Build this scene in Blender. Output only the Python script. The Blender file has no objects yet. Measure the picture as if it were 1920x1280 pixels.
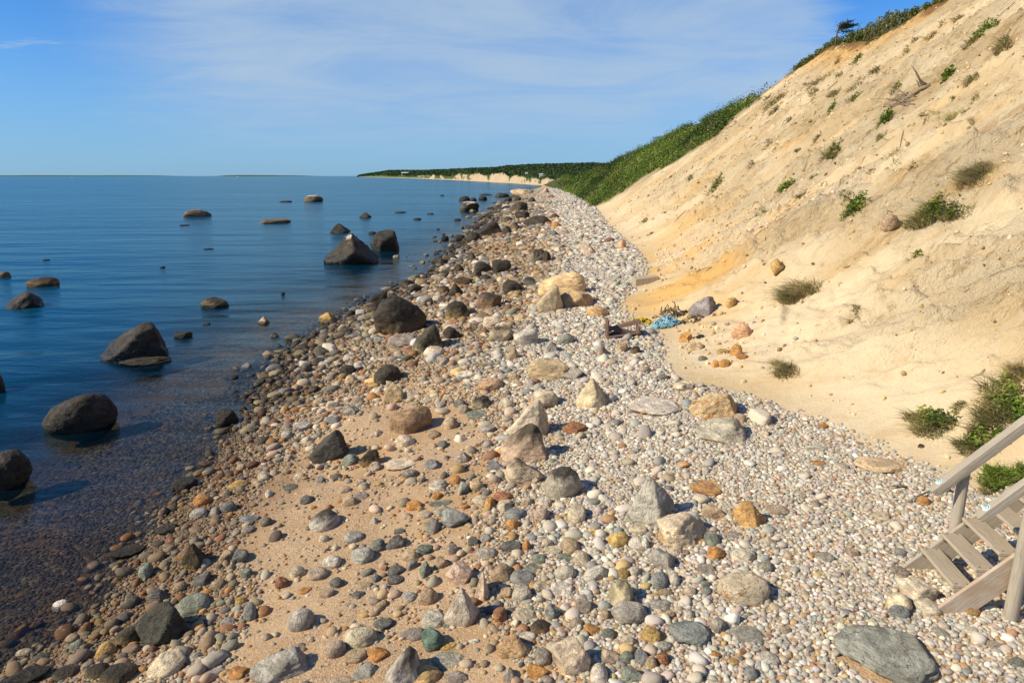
import bpy, math
import numpy as np
from mathutils import Vector

RS = np.random.RandomState
scene = bpy.context.scene
COL = scene.collection

# ------------------------------------------------------------------ camera model (pixels of the 1920x1280 photograph)
F = 1280.0
H = 5.2
PITCH = math.atan((640 - 330) / F)
CP, SP = math.cos(PITCH), math.sin(PITCH)

def ray(px, py):
    u = (px - 960.0) / F
    v = (640.0 - py) / F
    return np.array([u, CP + v * SP, -SP + v * CP])

def project(x, y, z):
    dz = z - H
    d = y * CP - dz * SP
    v = (y * SP + dz * CP) / d
    return 960 + F * x / d, 640 - F * v, d

def unproj(px, py, z):
    r = ray(px, py)
    t = (z - H) / r[2]
    return r[0] * t, r[1] * t

# ------------------------------------------------------------------ noise
def _hash(i, j, k, seed):
    n = (i * 374761393 + j * 668265263 + k * 1274126177 + seed * 974634777) & 0xFFFFFFFF
    n = ((n ^ (n >> 13)) * 1274126177) & 0xFFFFFFFF
    n = (n ^ (n >> 16)) & 0xFFFFFF
    return n / float(0xFFFFFF)

def noise2(x, y, seed=0):
    x = np.asarray(x, float); y = np.asarray(y, float)
    i = np.floor(x).astype(np.int64); j = np.floor(y).astype(np.int64)
    fx = x - i; fy = y - j
    fx = fx * fx * (3 - 2 * fx); fy = fy * fy * (3 - 2 * fy)
    a = _hash(i, j, 0, seed); b = _hash(i + 1, j, 0, seed)
    c = _hash(i, j + 1, 0, seed); d = _hash(i + 1, j + 1, 0, seed)
    return (a * (1 - fx) + b * fx) * (1 - fy) + (c * (1 - fx) + d * fx) * fy

def fbm2(x, y, seed=0, octaves=4):
    s = 0; a = 0.5
    for o in range(octaves):
        s = s + a * (noise2(x, y, seed + o * 17) - 0.5)
        x = np.asarray(x) * 2.03 + 5.1; y = np.asarray(y) * 2.03 + 1.7; a *= 0.5
    return s

def noise3(p, seed=0):
    i = np.floor(p).astype(np.int64); f = p - i
    f = f * f * (3 - 2 * f)
    r = 0
    for dx in (0, 1):
        wx = f[:, 0] if dx else 1 - f[:, 0]
        for dy in (0, 1):
            wy = f[:, 1] if dy else 1 - f[:, 1]
            for dz in (0, 1):
                wz = f[:, 2] if dz else 1 - f[:, 2]
                r = r + wx * wy * wz * _hash(i[:, 0] + dx, i[:, 1] + dy, i[:, 2] + dz, seed)
    return r

def fbm3(p, seed=0, octaves=4):
    s = 0; a = 0.5
    for o in range(octaves):
        s = s + a * (noise3(p, seed + o * 13) - 0.5)
        p = p * 2.1 + 3.3; a *= 0.5
    return s

def sstep(a, b, x):
    t = np.clip((x - a) / (b - a), 0, 1)
    return t * t * (3 - 2 * t)

# ------------------------------------------------------------------ mesh helpers
def mesh_np(name, V, F_, mat=None, smooth=True, attrs=None, cols=None):
    V = np.asarray(V, np.float32); F_ = np.asarray(F_, np.int32)
    me = bpy.data.meshes.new(name)
    n, k = F_.shape
    me.vertices.add(len(V)); me.vertices.foreach_set('co', V.ravel())
    me.loops.add(n * k); me.loops.foreach_set('vertex_index', F_.ravel())
    me.polygons.add(n)
    me.polygons.foreach_set('loop_start', np.arange(0, n * k, k, dtype=np.int32))
    me.polygons.foreach_set('loop_total', np.full(n, k, np.int32))
    me.polygons.foreach_set('use_smooth', np.full(n, bool(smooth)))
    me.update(calc_edges=True)
    for an, av in (attrs or {}).items():
        a = me.attributes.new(an, 'FLOAT', 'POINT')
        a.data.foreach_set('value', np.asarray(av, np.float32).ravel())
    for an, av in (cols or {}).items():
        a = me.attributes.new(an, 'FLOAT_COLOR', 'POINT')
        c = np.ones((len(V), 4), np.float32); c[:, :3] = av
        a.data.foreach_set('color', c.ravel())
    if mat: me.materials.append(mat)
    return me

def link(name, me, parent=None, loc=None):
    o = bpy.data.objects.new(name, me)
    COL.objects.link(o)
    if parent is not None: o.parent = parent
    if loc is not None: o.location = loc
    return o

def tag(o, label=None, cat=None, group=None, kind=None):
    if label: o['label'] = label
    if cat: o['category'] = cat
    if group: o['group'] = group
    if kind: o['kind'] = kind
    return o

def empty(name, loc, label, cat, group=None):
    o = bpy.data.objects.new(name, None); COL.objects.link(o)
    o.empty_display_size = 0.1
    o.location = loc
    return tag(o, label, cat, group)

class MB:
    """collects tris and quads (as quads; tris repeat no vertex) for one mesh"""
    def __init__(self): self.v = []; self.f = []
    def add(self, V, Fs):
        b = len(self.v); self.v += [tuple(map(float, p)) for p in V]
        self.f += [tuple(i + b for i in f) for f in Fs]
    def box(self, c, ax, ay, az):
        c = np.array(c, float); ax, ay, az = (np.array(a, float) for a in (ax, ay, az))
        V = [c + sx * ax + sy * ay + sz * az for sz in (-1, 1) for sy in (-1, 1) for sx in (-1, 1)]
        self.add(V, [(0, 2, 3, 1), (4, 5, 7, 6), (0, 1, 5, 4), (2, 6, 7, 3), (0, 4, 6, 2), (1, 3, 7, 5)])
    def tube(self, pts, radii, n=7, cap=True):
        pts = [np.array(p, float) for p in pts]
        if np.isscalar(radii): radii = [radii] * len(pts)
        V = []; ref = np.array([0.13, 0.31, 0.94])
        for i, p in enumerate(pts):
            t = pts[min(i + 1, len(pts) - 1)] - pts[max(i - 1, 0)]
            t = t / (np.linalg.norm(t) + 1e-9)
            a = np.cross(t, ref)
            if np.linalg.norm(a) < 0.05: a = np.cross(t, np.array([1, 0, 0.]))
            a /= np.linalg.norm(a); b = np.cross(t, a)
            for k in range(n):
                q = 2 * math.pi * k / n
                V.append(p + radii[i] * (math.cos(q) * a + math.sin(q) * b))
        Fs = []
        for i in range(len(pts) - 1):
            for k in range(n):
                k2 = (k + 1) % n
                Fs.append((i * n + k, i * n + k2, (i + 1) * n + k2, (i + 1) * n + k))
        if cap:
            Fs.append(tuple(range(n - 1, -1, -1))); Fs.append(tuple((len(pts) - 1) * n + k for k in range(n)))
        self.add(V, Fs)
    def build(self, name, mat, parent=None, loc=None, smooth=False, bevel=0):
        me = bpy.data.meshes.new(name)
        me.from_pydata(self.v, [], self.f); me.update()
        me.polygons.foreach_set('use_smooth', [smooth] * len(me.polygons))
        me.materials.append(mat)
        o = link(name, me, parent, loc)
        if bevel:
            m = o.modifiers.new('bevel', 'BEVEL'); m.width = bevel; m.segments = 2; m.limit_method = 'ANGLE'
        return o

# ------------------------------------------------------------------ node helpers
class NT:
    def __init__(self, mat):
        self.t = mat.node_tree; self.n = self.t.nodes; self.l = self.t.links
    def node(self, typ, **kw):
        nd = self.n.new(typ)
        for k, v in kw.items(): setattr(nd, k, v)
        return nd
    def put(self, nd, inp, v):
        s = nd.inputs[inp]
        if hasattr(v, 'is_output'): self.l.new(v, s)
        else: s.default_value = v
        return nd
    def math(self, op, a, b=0.0, c=None, clamp=False):
        nd = self.node('ShaderNodeMath', operation=op, use_clamp=clamp)
        self.put(nd, 0, a); self.put(nd, 1, b)
        if c is not None: self.put(nd, 2, c)
        return nd.outputs[0]
    def mix(self, fac, a, b, blend='MIX'):
        nd = self.node('ShaderNodeMix', data_type='RGBA', blend_type=blend)
        self.put(nd, 0, fac)
        for i, v in ((6, a), (7, b)):
            if isinstance(v, (tuple, list)): v = tuple(v) + ((1.0,) if len(v) == 3 else ())
            self.put(nd, i, v)
        return nd.outputs[2]
    def noise(self, vec, scale, detail=4, rough=0.55, dist=0.0):
        nd = self.node('ShaderNodeTexNoise')
        if vec is not None: self.l.new(vec, nd.inputs['Vector'])
        nd.inputs['Scale'].default_value = scale; nd.inputs['Detail'].default_value = detail
        nd.inputs['Roughness'].default_value = rough; nd.inputs['Distortion'].default_value = dist
        return nd.outputs[0]
    def voro(self, vec, scale, feature='F1', out='Distance'):
        nd = self.node('ShaderNodeTexVoronoi', feature=feature)
        if vec is not None: self.l.new(vec, nd.inputs['Vector'])
        nd.inputs['Scale'].default_value = scale
        return nd.outputs[out]
    def step(self, x, a, b, lo=0.0, hi=1.0):
        nd = self.node('ShaderNodeMapRange', interpolation_type='SMOOTHSTEP')
        self.put(nd, 0, x); self.put(nd, 1, a); self.put(nd, 2, b); self.put(nd, 3, lo); self.put(nd, 4, hi)
        return nd.outputs[0]
    def attr(self, name, out='Fac', typ='GEOMETRY'):
        nd = self.node('ShaderNodeAttribute', attribute_name=name, attribute_type=typ)
        return nd.outputs[out]
    def bump(self, h, strength, dist, normal=None):
        nd = self.node('ShaderNodeBump')
        self.put(nd, 'Height', h); nd.inputs['Strength'].default_value = strength; nd.inputs['Distance'].default_value = dist
        if normal is not None: self.l.new(normal, nd.inputs['Normal'])
        return nd.outputs[0]
    def mapv(self, vec, scale=(1, 1, 1), rot=(0, 0, 0)):
        nd = self.node('ShaderNodeMapping'); self.l.new(vec, nd.inputs[0])
        nd.inputs['Scale'].default_value = scale; nd.inputs['Rotation'].default_value = rot
        return nd.outputs[0]

def material(name, rough=0.85, spec=0.3):
    m = bpy.data.materials.new(name); m.use_nodes = True
    t = NT(m)
    b = t.n['Principled BSDF']; b.inputs['Roughness'].default_value = rough
    b.inputs['Specular IOR Level'].default_value = spec
    return m, t, b
# ------------------------------------------------------------------ coast lines in plan (from the picture, on the ground)
def plan(pts, z):
    q = sorted([unproj(px, py, z)[::-1] for px, py in pts])
    return np.array([a for a, b in q]), np.array([b for a, b in q])

SH = plan([(-330, 1400), (-100, 1295), (40, 1245), (122, 1205), (190, 1148), (238, 1074), (305, 985), (395, 890), (440, 815), (480, 770), (505, 700),
           (560, 650), (640, 600), (690, 575), (740, 545), (815, 510), (845, 480), (880, 450), (905, 425), (925, 405), (945, 380), (975, 362),
           (1010, 353), (1040, 347)], 0.0)
ZF = 1.15
FT = plan([(2030, 985), (1880, 935), (1740, 890), (1620, 832), (1530, 790), (1400, 742), (1300, 722), (1232, 690), (1240, 630), (1205, 606),
           (1150, 582), (1178, 545), (1212, 505), (1195, 475), (1168, 450), (1135, 420), (1118, 395), (1100, 377), (1070, 362)], ZF)
def shore(y): return np.interp(y, SH[0], SH[1]) + 0.18 * fbm2(np.asarray(y) * 0.9, 0 * np.asarray(y), 5, 3)
def foot(y):
    y = np.asarray(y, float); w = 0.05 * y
    return (np.interp(y - w, FT[0], FT[1]) + 2 * np.interp(y, FT[0], FT[1]) + np.interp(y + w, FT[0], FT[1])) / 4

YS = np.array([0, 8, 12, 16, 22, 30, 40, 60, 90, 160, 500.])
FS = np.array([5.9, 5.5, 5.0, 4.6, 4.6, 5.6, 6.6, 8.2, 10, 13.0, 22.])      # smoothed toe line the upper bluff follows
def foot_s(y): return np.interp(y, YS, FS)

def profile(e, y):
    a = 1.6 + 0.6 * np.exp(-((y - 14) / 4.0) ** 2)
    sl = np.interp(y, [0, 70, 110, 400], [0.67, 0.67, 0.60, 0.5])
    return 0.10 * e + sl * (e - a * (1 - np.exp(-e / a)))

def bluff_raw(x, y):
    f = foot(y); fs = foot_s(y)
    e = np.maximum(x - f, 0)
    k = np.exp(-e / 4.0)
    e2 = np.maximum(x - (f * k + fs * (1 - k)), 0)
    return ZF + profile(e2, y)

SIL = np.array([(1000, 356), (1060, 350), (1100, 333), (1140, 313), (1200, 286), (1250, 258), (1300, 236), (1345, 217), (1415, 188), (1480, 139),
                (1553, 88), (1642, 77), (1698, 43), (1741, 21), (1783, 2), (1900, -78), (2000, -150)], float)
_yy = np.concatenate([np.arange(2, 60, 1.0), np.geomspace(60, 600, 90)])
_xc = []
for _y in _yy:
    xs = np.linspace(foot(_y) + 0.5, foot(_y) + 60, 900)
    zs = bluff_raw(xs, np.full_like(xs, _y))
    px, py, d = project(xs, _y, zs)
    sy = np.interp(px, SIL[:, 0], SIL[:, 1])
    up = py - sy
    idx = np.where((up < 0) & (px > 1040))[0]
    _xc.append(xs[idx[0]] if len(idx) else foot(_y) + 60)
_xc = np.array(_xc)
_xc[_yy < 31] = np.interp(31, _yy, _xc)
_ker = np.ones(3) / 3
_xc = np.convolve(np.pad(_xc, 1, mode='edge'), _ker, 'valid')
def crest(y): return np.interp(y, _yy, _xc)

def height(x, y, rough=True):
    x = np.asarray(x, float); y = np.asarray(y, float)
    s0 = shore(y); f = foot(y)
    s = x - s0; wb = np.maximum(f - s0, 1.0)
    a = np.maximum(-s, 0)
    sea = -0.075 * a - 0.06 * (1 - np.exp(-a / 1.5)) - 0.07 * np.maximum(a - 2.5, 0)
    sea = np.maximum(sea, -4.0)
    t = np.clip(s / wb, 0, 1)
    beach = ZF * (1 - (1 - t) ** 1.35)
    xc = crest(y)
    xx = np.minimum(x, xc)
    bl = bluff_raw(xx, y)
    back = np.maximum(x - xc, 0)
    bl = bl + 0.10 * back * np.exp(-back / 25.0)
    z = np.where(s < 0, sea, np.where(x < f, beach, bl))
    if rough:
        e = x - f
        lump = 0.10 * fbm2(x * 0.7, y * 0.7, 11, 3) + 0.05 * fbm2(x * 2.3, y * 2.3, 12, 3)
        wbm = sstep(0.0, 0.8, s) * sstep(0.3, -0.3, e)
        z = z + np.where(s < 0, 0.12 * fbm2(x * 0.6, y * 0.6, 21, 3) * sstep(0, 1.0, -s), 0) + lump * wbm
        k = sstep(0.2, 2.5, e) * sstep(0.0, -0.5, x - xc - 0.2)
        yd = y + 0.35 * e                              # flutes run a little aslant
        fl = fbm2(yd * 0.55, e * 0.12, 31, 3) * 0.75 + fbm2(yd * 1.9, e * 0.45, 32, 3) * 0.32
        n = fbm2(yd * 2.6, e * 1.5, 33, 4)
        ledge = np.maximum(n - 0.06, 0) * 1.3 - np.maximum(-n - 0.12, 0) * 0.8
        c2 = fbm2(yd * 7, e * 4.2, 34, 3)
        near = 1.0 - 0.6 * sstep(40, 90, y)
        smooth_apron = sstep(0.5, 5.0, e)
        toe = np.exp(-((y - 25) / 8.0) ** 2) * sstep(.3, 1.6, e) * sstep(11, 5, e)
        rid = .5 - np.abs(fbm2(yd * .75, e * .28, 38, 3)) * 4
        z = z + toe * (.34 * np.clip(rid, -.6, .5) + .45 * fbm2(yd * 1.7, e * .9, 39, 3))
        z = z + k * near * (fl * (1.3 + .5 * sstep(14, 22, y)) * sstep(0, 3.5, e) + (ledge * 0.95 + c2 * 0.18) * (0.25 + 0.75 * smooth_apron) + 0.03 * fbm2(x * 3, y * 3, 36, 2))
    return z

def veg_line(py):   # right-hand edge (photo px) of the green part of the bluff
    return np.interp(py, [150, 188, 222, 255, 290, 320, 350, 378, 395], [1440, 1418, 1372, 1345, 1288, 1228, 1180, 1134, 1090])
def veg_mask(x, y, z):
    px, py, d = project(x, y, z)
    m = sstep(8, -8, px - veg_line(py) + 26 * fbm2(np.asarray(x) * .35, np.asarray(y) * .16, 77, 3)) * (y > 55)
    return m

def cast(px, py, off=0.0, water=True, tmax=900.0, rough=True):
    r = ray(px, py)
    t = np.geomspace(2.0, tmax, 1400)
    for it in range(3):
        x = r[0] * t; y = r[1] * t; z = H + r[2] * t
        g = height(x, y, rough)
        if water: g = np.maximum(g, 0.0)
        idx = np.where(z <= g + off)[0]
        if not len(idx): return None
        i = max(idx[0], 1)
        t = np.linspace(t[i - 1], t[i], 30)
    t0 = t[-1]
    return np.array([r[0] * t0, r[1] * t0, H + r[2] * t0]), t0

# ------------------------------------------------------------------ ground materials
def mat_sand():
    m, t, b = material('beach_sand', 0.95, 0.15)
    P = t.node('ShaderNodeNewGeometry').outputs['Position']
    n1 = t.noise(P, 0.9, 5); n2 = t.noise(P, 7, 4); sp = t.voro(P, 55, out='Color'); n3 = t.noise(P, 130, 2)
    c = t.mix(t.step(n1, .35, .65), (.43, .262, .125), (.53, .352, .19))
    c = t.mix(t.math('MULTIPLY', t.step(n2, .5, .75), .4), c, (.30, .185, .085))
    hsv = t.node('ShaderNodeSeparateColor'); t.l.new(sp, hsv.inputs[0])
    grit = t.mix(hsv.outputs[1], (.13, .085, .045), (.62, .5, .36))
    gm = t.math('MULTIPLY', t.step(hsv.outputs[0], .55, .6), t.math('MULTIPLY', t.attr('grit'), .8))
    c = t.mix(gm, c, grit)
    c = t.mix(t.math('MULTIPLY', t.step(n3, .4, .7), .25), c, (.55, .38, .215))
    wet = t.attr('wet')
    c = t.mix(wet, c, t.mix(1.0, c, (.50, .42, .36), 'MULTIPLY'))
    t.l.new(c, b.inputs['Base Color'])
    t.put(b, 'Roughness', t.math('SUBTRACT', .95, t.math('MULTIPLY', wet, .5)))
    h = t.math('ADD', t.math('MULTIPLY', n3, .25), t.math('MULTIPLY', t.noise(P, 26, 4), .6))
    h = t.math('ADD', h, t.math('MULTIPLY', t.math('SUBTRACT', 1.0, t.voro(P, 55)), t.math('MULTIPLY', t.attr('grit'), .4)))
    t.l.new(t.bump(h, .7, .03), b.inputs['Normal'])
    return m

def mat_bluff():
    m, t, b = material('bluff_sand', 0.95, 0.1)
    P = t.node('ShaderNodeNewGeometry').outputs['Position']
    mp = t.mapv(P, (0.55, 1.0, 0.55), (0, 0, math.radians(-20)))
    n1 = t.noise(P, .22, 5, .6, .4); n2 = t.noise(mp, 1.6, 6, .65); n3 = t.noise(mp, 6, 5, .65); n4 = t.noise(P, 28, 4, .6)
    c = t.mix(t.step(n1, .38, .62), (.535, .395, .215), (.615, .485, .30))
    c = t.mix(t.math('MULTIPLY', t.step(n2, .52, .72), .5), c, (.47, .305, .13))
    c = t.mix(t.math('MULTIPLY', t.step(n3, .56, .74), .5), c, (.64, .51, .335))
    c = t.mix(t.math('MULTIPLY', t.step(n4, .56, .70), .3), c, (.40, .26, .11))
    c = t.mix(t.attr('ochre'), c, t.mix(n3, (.52, .28, .07), (.66, .41, .15)))
    fk = t.noise(t.mapv(P, (.55, 1.9, .55), (0, 0, math.radians(-24))), 2.6, 6, .72, .8); fz = t.noise(P, .5, 3)
    fm = t.math('MULTIPLY', t.step(t.math('ADD', fk, t.math('MULTIPLY', t.math('SUBTRACT', fz, .5), .35)), .55, .595), t.attr('clod'))
    c = t.mix(t.math('MULTIPLY', fm, .9), c, t.mix(n4, (.26, .155, .065), (.50, .34, .16)))
    sp = t.voro(P, 14, out='Color'); s2 = t.node('ShaderNodeSeparateColor'); t.l.new(sp, s2.inputs[0])
    peb = t.mix(s2.outputs[1], (.22, .18, .13), (.68, .58, .46))
    pm = t.math('MULTIPLY', t.step(s2.outputs[0], .3, .35), t.math('MULTIPLY', t.attr('shingle'), t.step(n2, .36, .56)))
    c = t.mix(pm, c, peb)
    c = t.mix(t.attr('soil'), c, t.mix(n3, (.10, .05, .02), (.36, .19, .075)))
    c = t.mix(t.attr('veg'), c, t.mix(n3, (.03, .045, .012), (.12, .12, .035)))
    t.l.new(c, b.inputs['Base Color'])
    h = t.math('ADD', t.math('MULTIPLY', n3, 1.0), t.math('MULTIPLY', n4, .35))
    h = t.math('ADD', h, t.math('MULTIPLY', n2, 1.4))
    h = t.math('ADD', h, t.math('MULTIPLY', t.noise(P, 90, 3), .12))
    h = t.math('MULTIPLY', h, t.math('ADD', .2, t.attr('clod')))
    t.l.new(t.bump(h, 1.0, .17), b.inputs['Normal'])
    return m

def mat_seabed():
    m, t, b = material('seabed', 0.9, 0.2)
    P = t.node('ShaderNodeNewGeometry').outputs['Position']
    n1 = t.noise(P, 1.1, 5, .65, .6); n2 = t.noise(P, 5, 4)
    sp = t.voro(P, 16, out='Color'); s2 = t.node('ShaderNodeSeparateColor'); t.l.new(sp, s2.inputs[0])
    c = t.mix(n2, (.06, .045, .025), (.17, .12, .06))
    peb = t.mix(s2.outputs[1], (.03, .025, .016), (.30, .22, .12))
    c = t.mix(t.math('MULTIPLY', t.step(s2.outputs[0], .35, .4), .8), c, peb)
    c = t.mix(t.math('MULTIPLY', t.step(n1, .5, .66), .8), c, (.24, .115, .015))
    c = t.mix(t.math('MULTIPLY', t.step(n1, .44, .34), .7), c, (.03, .024, .013))
    t.l.new(c, b.inputs['Base Color'])
    t.l.new(t.bump(t.math('SUBTRACT', 1., t.voro(P, 16)), .6, .05), b.inputs['Normal'])
    return m

def mat_water():
    m = bpy.data.materials.new('sea_water'); m.use_nodes = True
    t = NT(m); t.n.clear()
    out = t.node('ShaderNodeOutputMaterial')
    P = t.node('ShaderNodeNewGeometry').outputs['Position']
    d = t.attr('depth')
    # ripples: fine ones near shore, longer swells outside
    w1 = t.noise(t.mapv(P, (0.55, 1.6, 1), (0, 0, math.radians(22))), 2.3, 4, .55, .5)
    w2 = t.noise(t.mapv(P, (0.4, 1.25, 1), (0, 0, math.radians(-14))), 0.62, 3, .5, .4)
    w3 = t.noise(t.mapv(P, (0.35, 1.0, 1), (0, 0, math.radians(8))), 0.14, 3, .5)
    w4 = t.noise(t.mapv(P, (0.7, 1.5, 1), (0, 0, math.radians(35))), 8.5, 3, .5, .3)
    calm = t.step(t.noise(t.mapv(P, (.5, 1, 1)), .035, 4, .6), .35, .65, .35, 1.0)
    far = t.step(t.math('DIVIDE', t.node('ShaderNodeCameraData').outputs['View Distance'], 100.0), 0.1, 2.5) if False else None
    nrm = t.bump(w3, .5, 1.0)
    nrm = t.bump(t.math('MULTIPLY', w2, calm), .55, .30, nrm)
    nrm = t.bump(t.math('MULTIPLY', w1, calm), .48, .075, nrm)
    nrm = t.bump(w4, .25, .012, nrm)
    fac = t.math('SUBTRACT', 1.0, t.math('POWER', 2.718, t.math('MULTIPLY', t.math('POWER', t.math('MULTIPLY', d, 1.15), 2.2), -1.0)))
    tint = t.mix(t.step(d, 0, 1.0), (.93, .90, .82), (.34, .42, .42))
    tr = t.node('ShaderNodeBsdfTransparent'); t.l.new(tint, tr.inputs[0])
    df = t.node('ShaderNodeBsdfDiffuse'); df.inputs[0].default_value = (.002, .046, .092, 1)
    body = t.node('ShaderNodeMixShader'); t.l.new(fac, body.inputs[0]); t.l.new(tr.outputs[0], body.inputs[1]); t.l.new(df.outputs[0], body.inputs[2])
    gl = t.node('ShaderNodeBsdfGlossy'); gl.inputs['Roughness'].default_value = .13; t.l.new(nrm, gl.inputs['Normal'])
    gl.inputs[0].default_value = (.72, .92, .96, 1)
    fr = t.node('ShaderNodeFresnel'); fr.inputs[0].default_value = 1.33; t.l.new(nrm, fr.inputs[1])
    mx = t.node('ShaderNodeMixShader'); t.l.new(t.math('MULTIPLY', fr.outputs[0], .62), mx.inputs[0]); t.l.new(body.outputs[0], mx.inputs[1]); t.l.new(gl.outputs[0], mx.inputs[2])
    t.l.new(mx.outputs[0], out.inputs[0])
    return m

M = {}
M['sand'] = mat_sand(); M['bluff'] = mat_bluff(); M['seabed'] = mat_seabed(); M['water'] = mat_water()

# ------------------------------------------------------------------ ground sheets: rows along the coast, columns across it
YR = np.concatenate([np.arange(1.0, 5, .12), 5 * np.exp(np.arange(0, math.log(520 / 5.), .0056))])
def sheet(name, lo, hi, cols, mat, attr_fn):
    u = cols[None, :]
    Y = np.repeat(YR[:, None], len(cols), 1)
    X = lo(Y) * (1 - u) + hi(Y) * u
    Z = height(X, Y)
    V = np.stack([X, Y, Z], -1).reshape(-1, 3)
    r, c = X.shape
    i = (np.arange(r - 1)[:, None] * c + np.arange(c - 1)[None, :]).ravel()
    Fc = np.stack([i, i + 1, i + c + 1, i + c], 1)
    me = mesh_np(name, V, Fc, mat, True, attr_fn(X, Y, Z))
    return tag(link(name, me), kind='structure')

def a_beach(X, Y, Z):
    e = X - foot(Y)
    g = sstep(.2, .55, noise2(X * .8, Y * .8, 3)) * .6 + .3
    return {'wet': np.maximum(sstep(.17, .02, Z + .06 * fbm2(X * 2, Y * 2, 8, 3)), sstep(2.3, .6, X - shore(Y) + fbm2(X * 1.1, Y * 1.1, 8, 3)) * sstep(14, 9, Y)), 'grit': g}
def a_bluff(X, Y, Z):
    e = X - foot(Y); xc = crest(Y)
    lip = sstep(2.6, .3, xc - X + 1.5 * fbm2(X * .3, Y * .5, 41, 3)) * (Y < 86)
    px, py, d = project(X, Y, Z)
    n = fbm2(Y * .7, e * .35, 43, 3)
    spur = np.exp(-(((px - 1290) / 130) ** 2 + ((py - 515 + .45 * (px - 1290)) / 75) ** 2)) * sstep(-.12, .2, n + .1)
    band = np.exp(-((py - 330 - .15 * (px - 1500)) / 200) ** 2) * sstep(.05, .25, n) * .5
    oc = np.clip(spur * 1.0 + band + sstep(4.5, .8, xc - X + 3 * n) * .9 * (Y < 86), 0, 1)
    shin = np.exp(-((py - (470 - .42 * (px - 1300))) / 30) ** 2) * (px < 1620) * (px > 1230) * .45
    shin = np.maximum(shin, sstep(.3, -.1, e + .4 * fbm2(X * 1.5, Y * 1.5, 44, 3)) * .6)
    clod = np.clip(sstep(1.0, 6.0, e) * (.65 + 2.0 * fbm2(Y * .4, e * .25, 45, 3)), 0, 1)
    return {'clod': clod, 'soil': np.clip(sstep(1.1, .4, xc - X + 1.8 * n) + (X > xc), 0, 1) * (Y < 86), 'ochre': oc, 'shingle': shin,
            'veg': np.clip(veg_mask(X, Y, Z) + (X > xc + .8), 0, 1)}
nb = np.linspace(0, 1, 150)
sheet('beach', shore, foot, nb, M['sand'], a_beach)
cb = np.concatenate([np.linspace(0, .25, 110)[:-1], np.linspace(.25, 1, 190)])
sheet('bluff', foot, lambda y: crest(y) + .02, cb, M['bluff'], a_bluff)
sheet('bluff_top', lambda y: crest(y) + .02, lambda y: crest(y) + 45, np.linspace(0, 1, 40) ** 2, M['bluff'], a_bluff)
sheet('seabed', lambda y: shore(y) - 60, shore, 1 - np.linspace(1, 0, 110) ** 2.2, M['seabed'], lambda X, Y, Z: {})

# sea surface: fine near the shore, reaching the horizon
ysea = np.concatenate([np.linspace(-60, .9, 12), YR[YR < 500], np.geomspace(505, 45000, 60)])
usea = np.concatenate([-np.geomspace(60000, 62, 40), -np.linspace(60, 0, 120), np.linspace(.3, 2.5, 8), np.array([40., 4000., 60000.])])
Yw = np.repeat(ysea[:, None], len(usea), 1); Xw = shore(Yw) + usea[None, :]
Dw = np.where(usea[None, :] < -60, 6.0, -height(Xw, Yw))
Dw = np.where((Yw > 520) | (Yw < 0), np.maximum(6.0, Dw), Dw); Dw = np.maximum(Dw, 0)
Vw = np.stack([Xw, Yw, 0 * Xw], -1).reshape(-1, 3)
r_, c_ = Xw.shape
i_ = (np.arange(r_ - 1)[:, None] * c_ + np.arange(c_ - 1)[None, :]).ravel()
tag(link('sea', mesh_np('sea', Vw, np.stack([i_, i_ + 1, i_ + c_ + 1, i_ + c_], 1), M['water'], True, {'depth': Dw})), kind='structure')
# deep sea floor under everything, so the ground reaches the horizon
fl = np.array([(-60000, -200, -4.3), (60000, -200, -4.3), (60000, 60000, -4.3), (-60000, 60000, -4.3)])
tag(link('sea_floor', mesh_np('sea_floor', fl, np.array([[0, 1, 2, 3]]), M['seabed'])), kind='structure')
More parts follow.
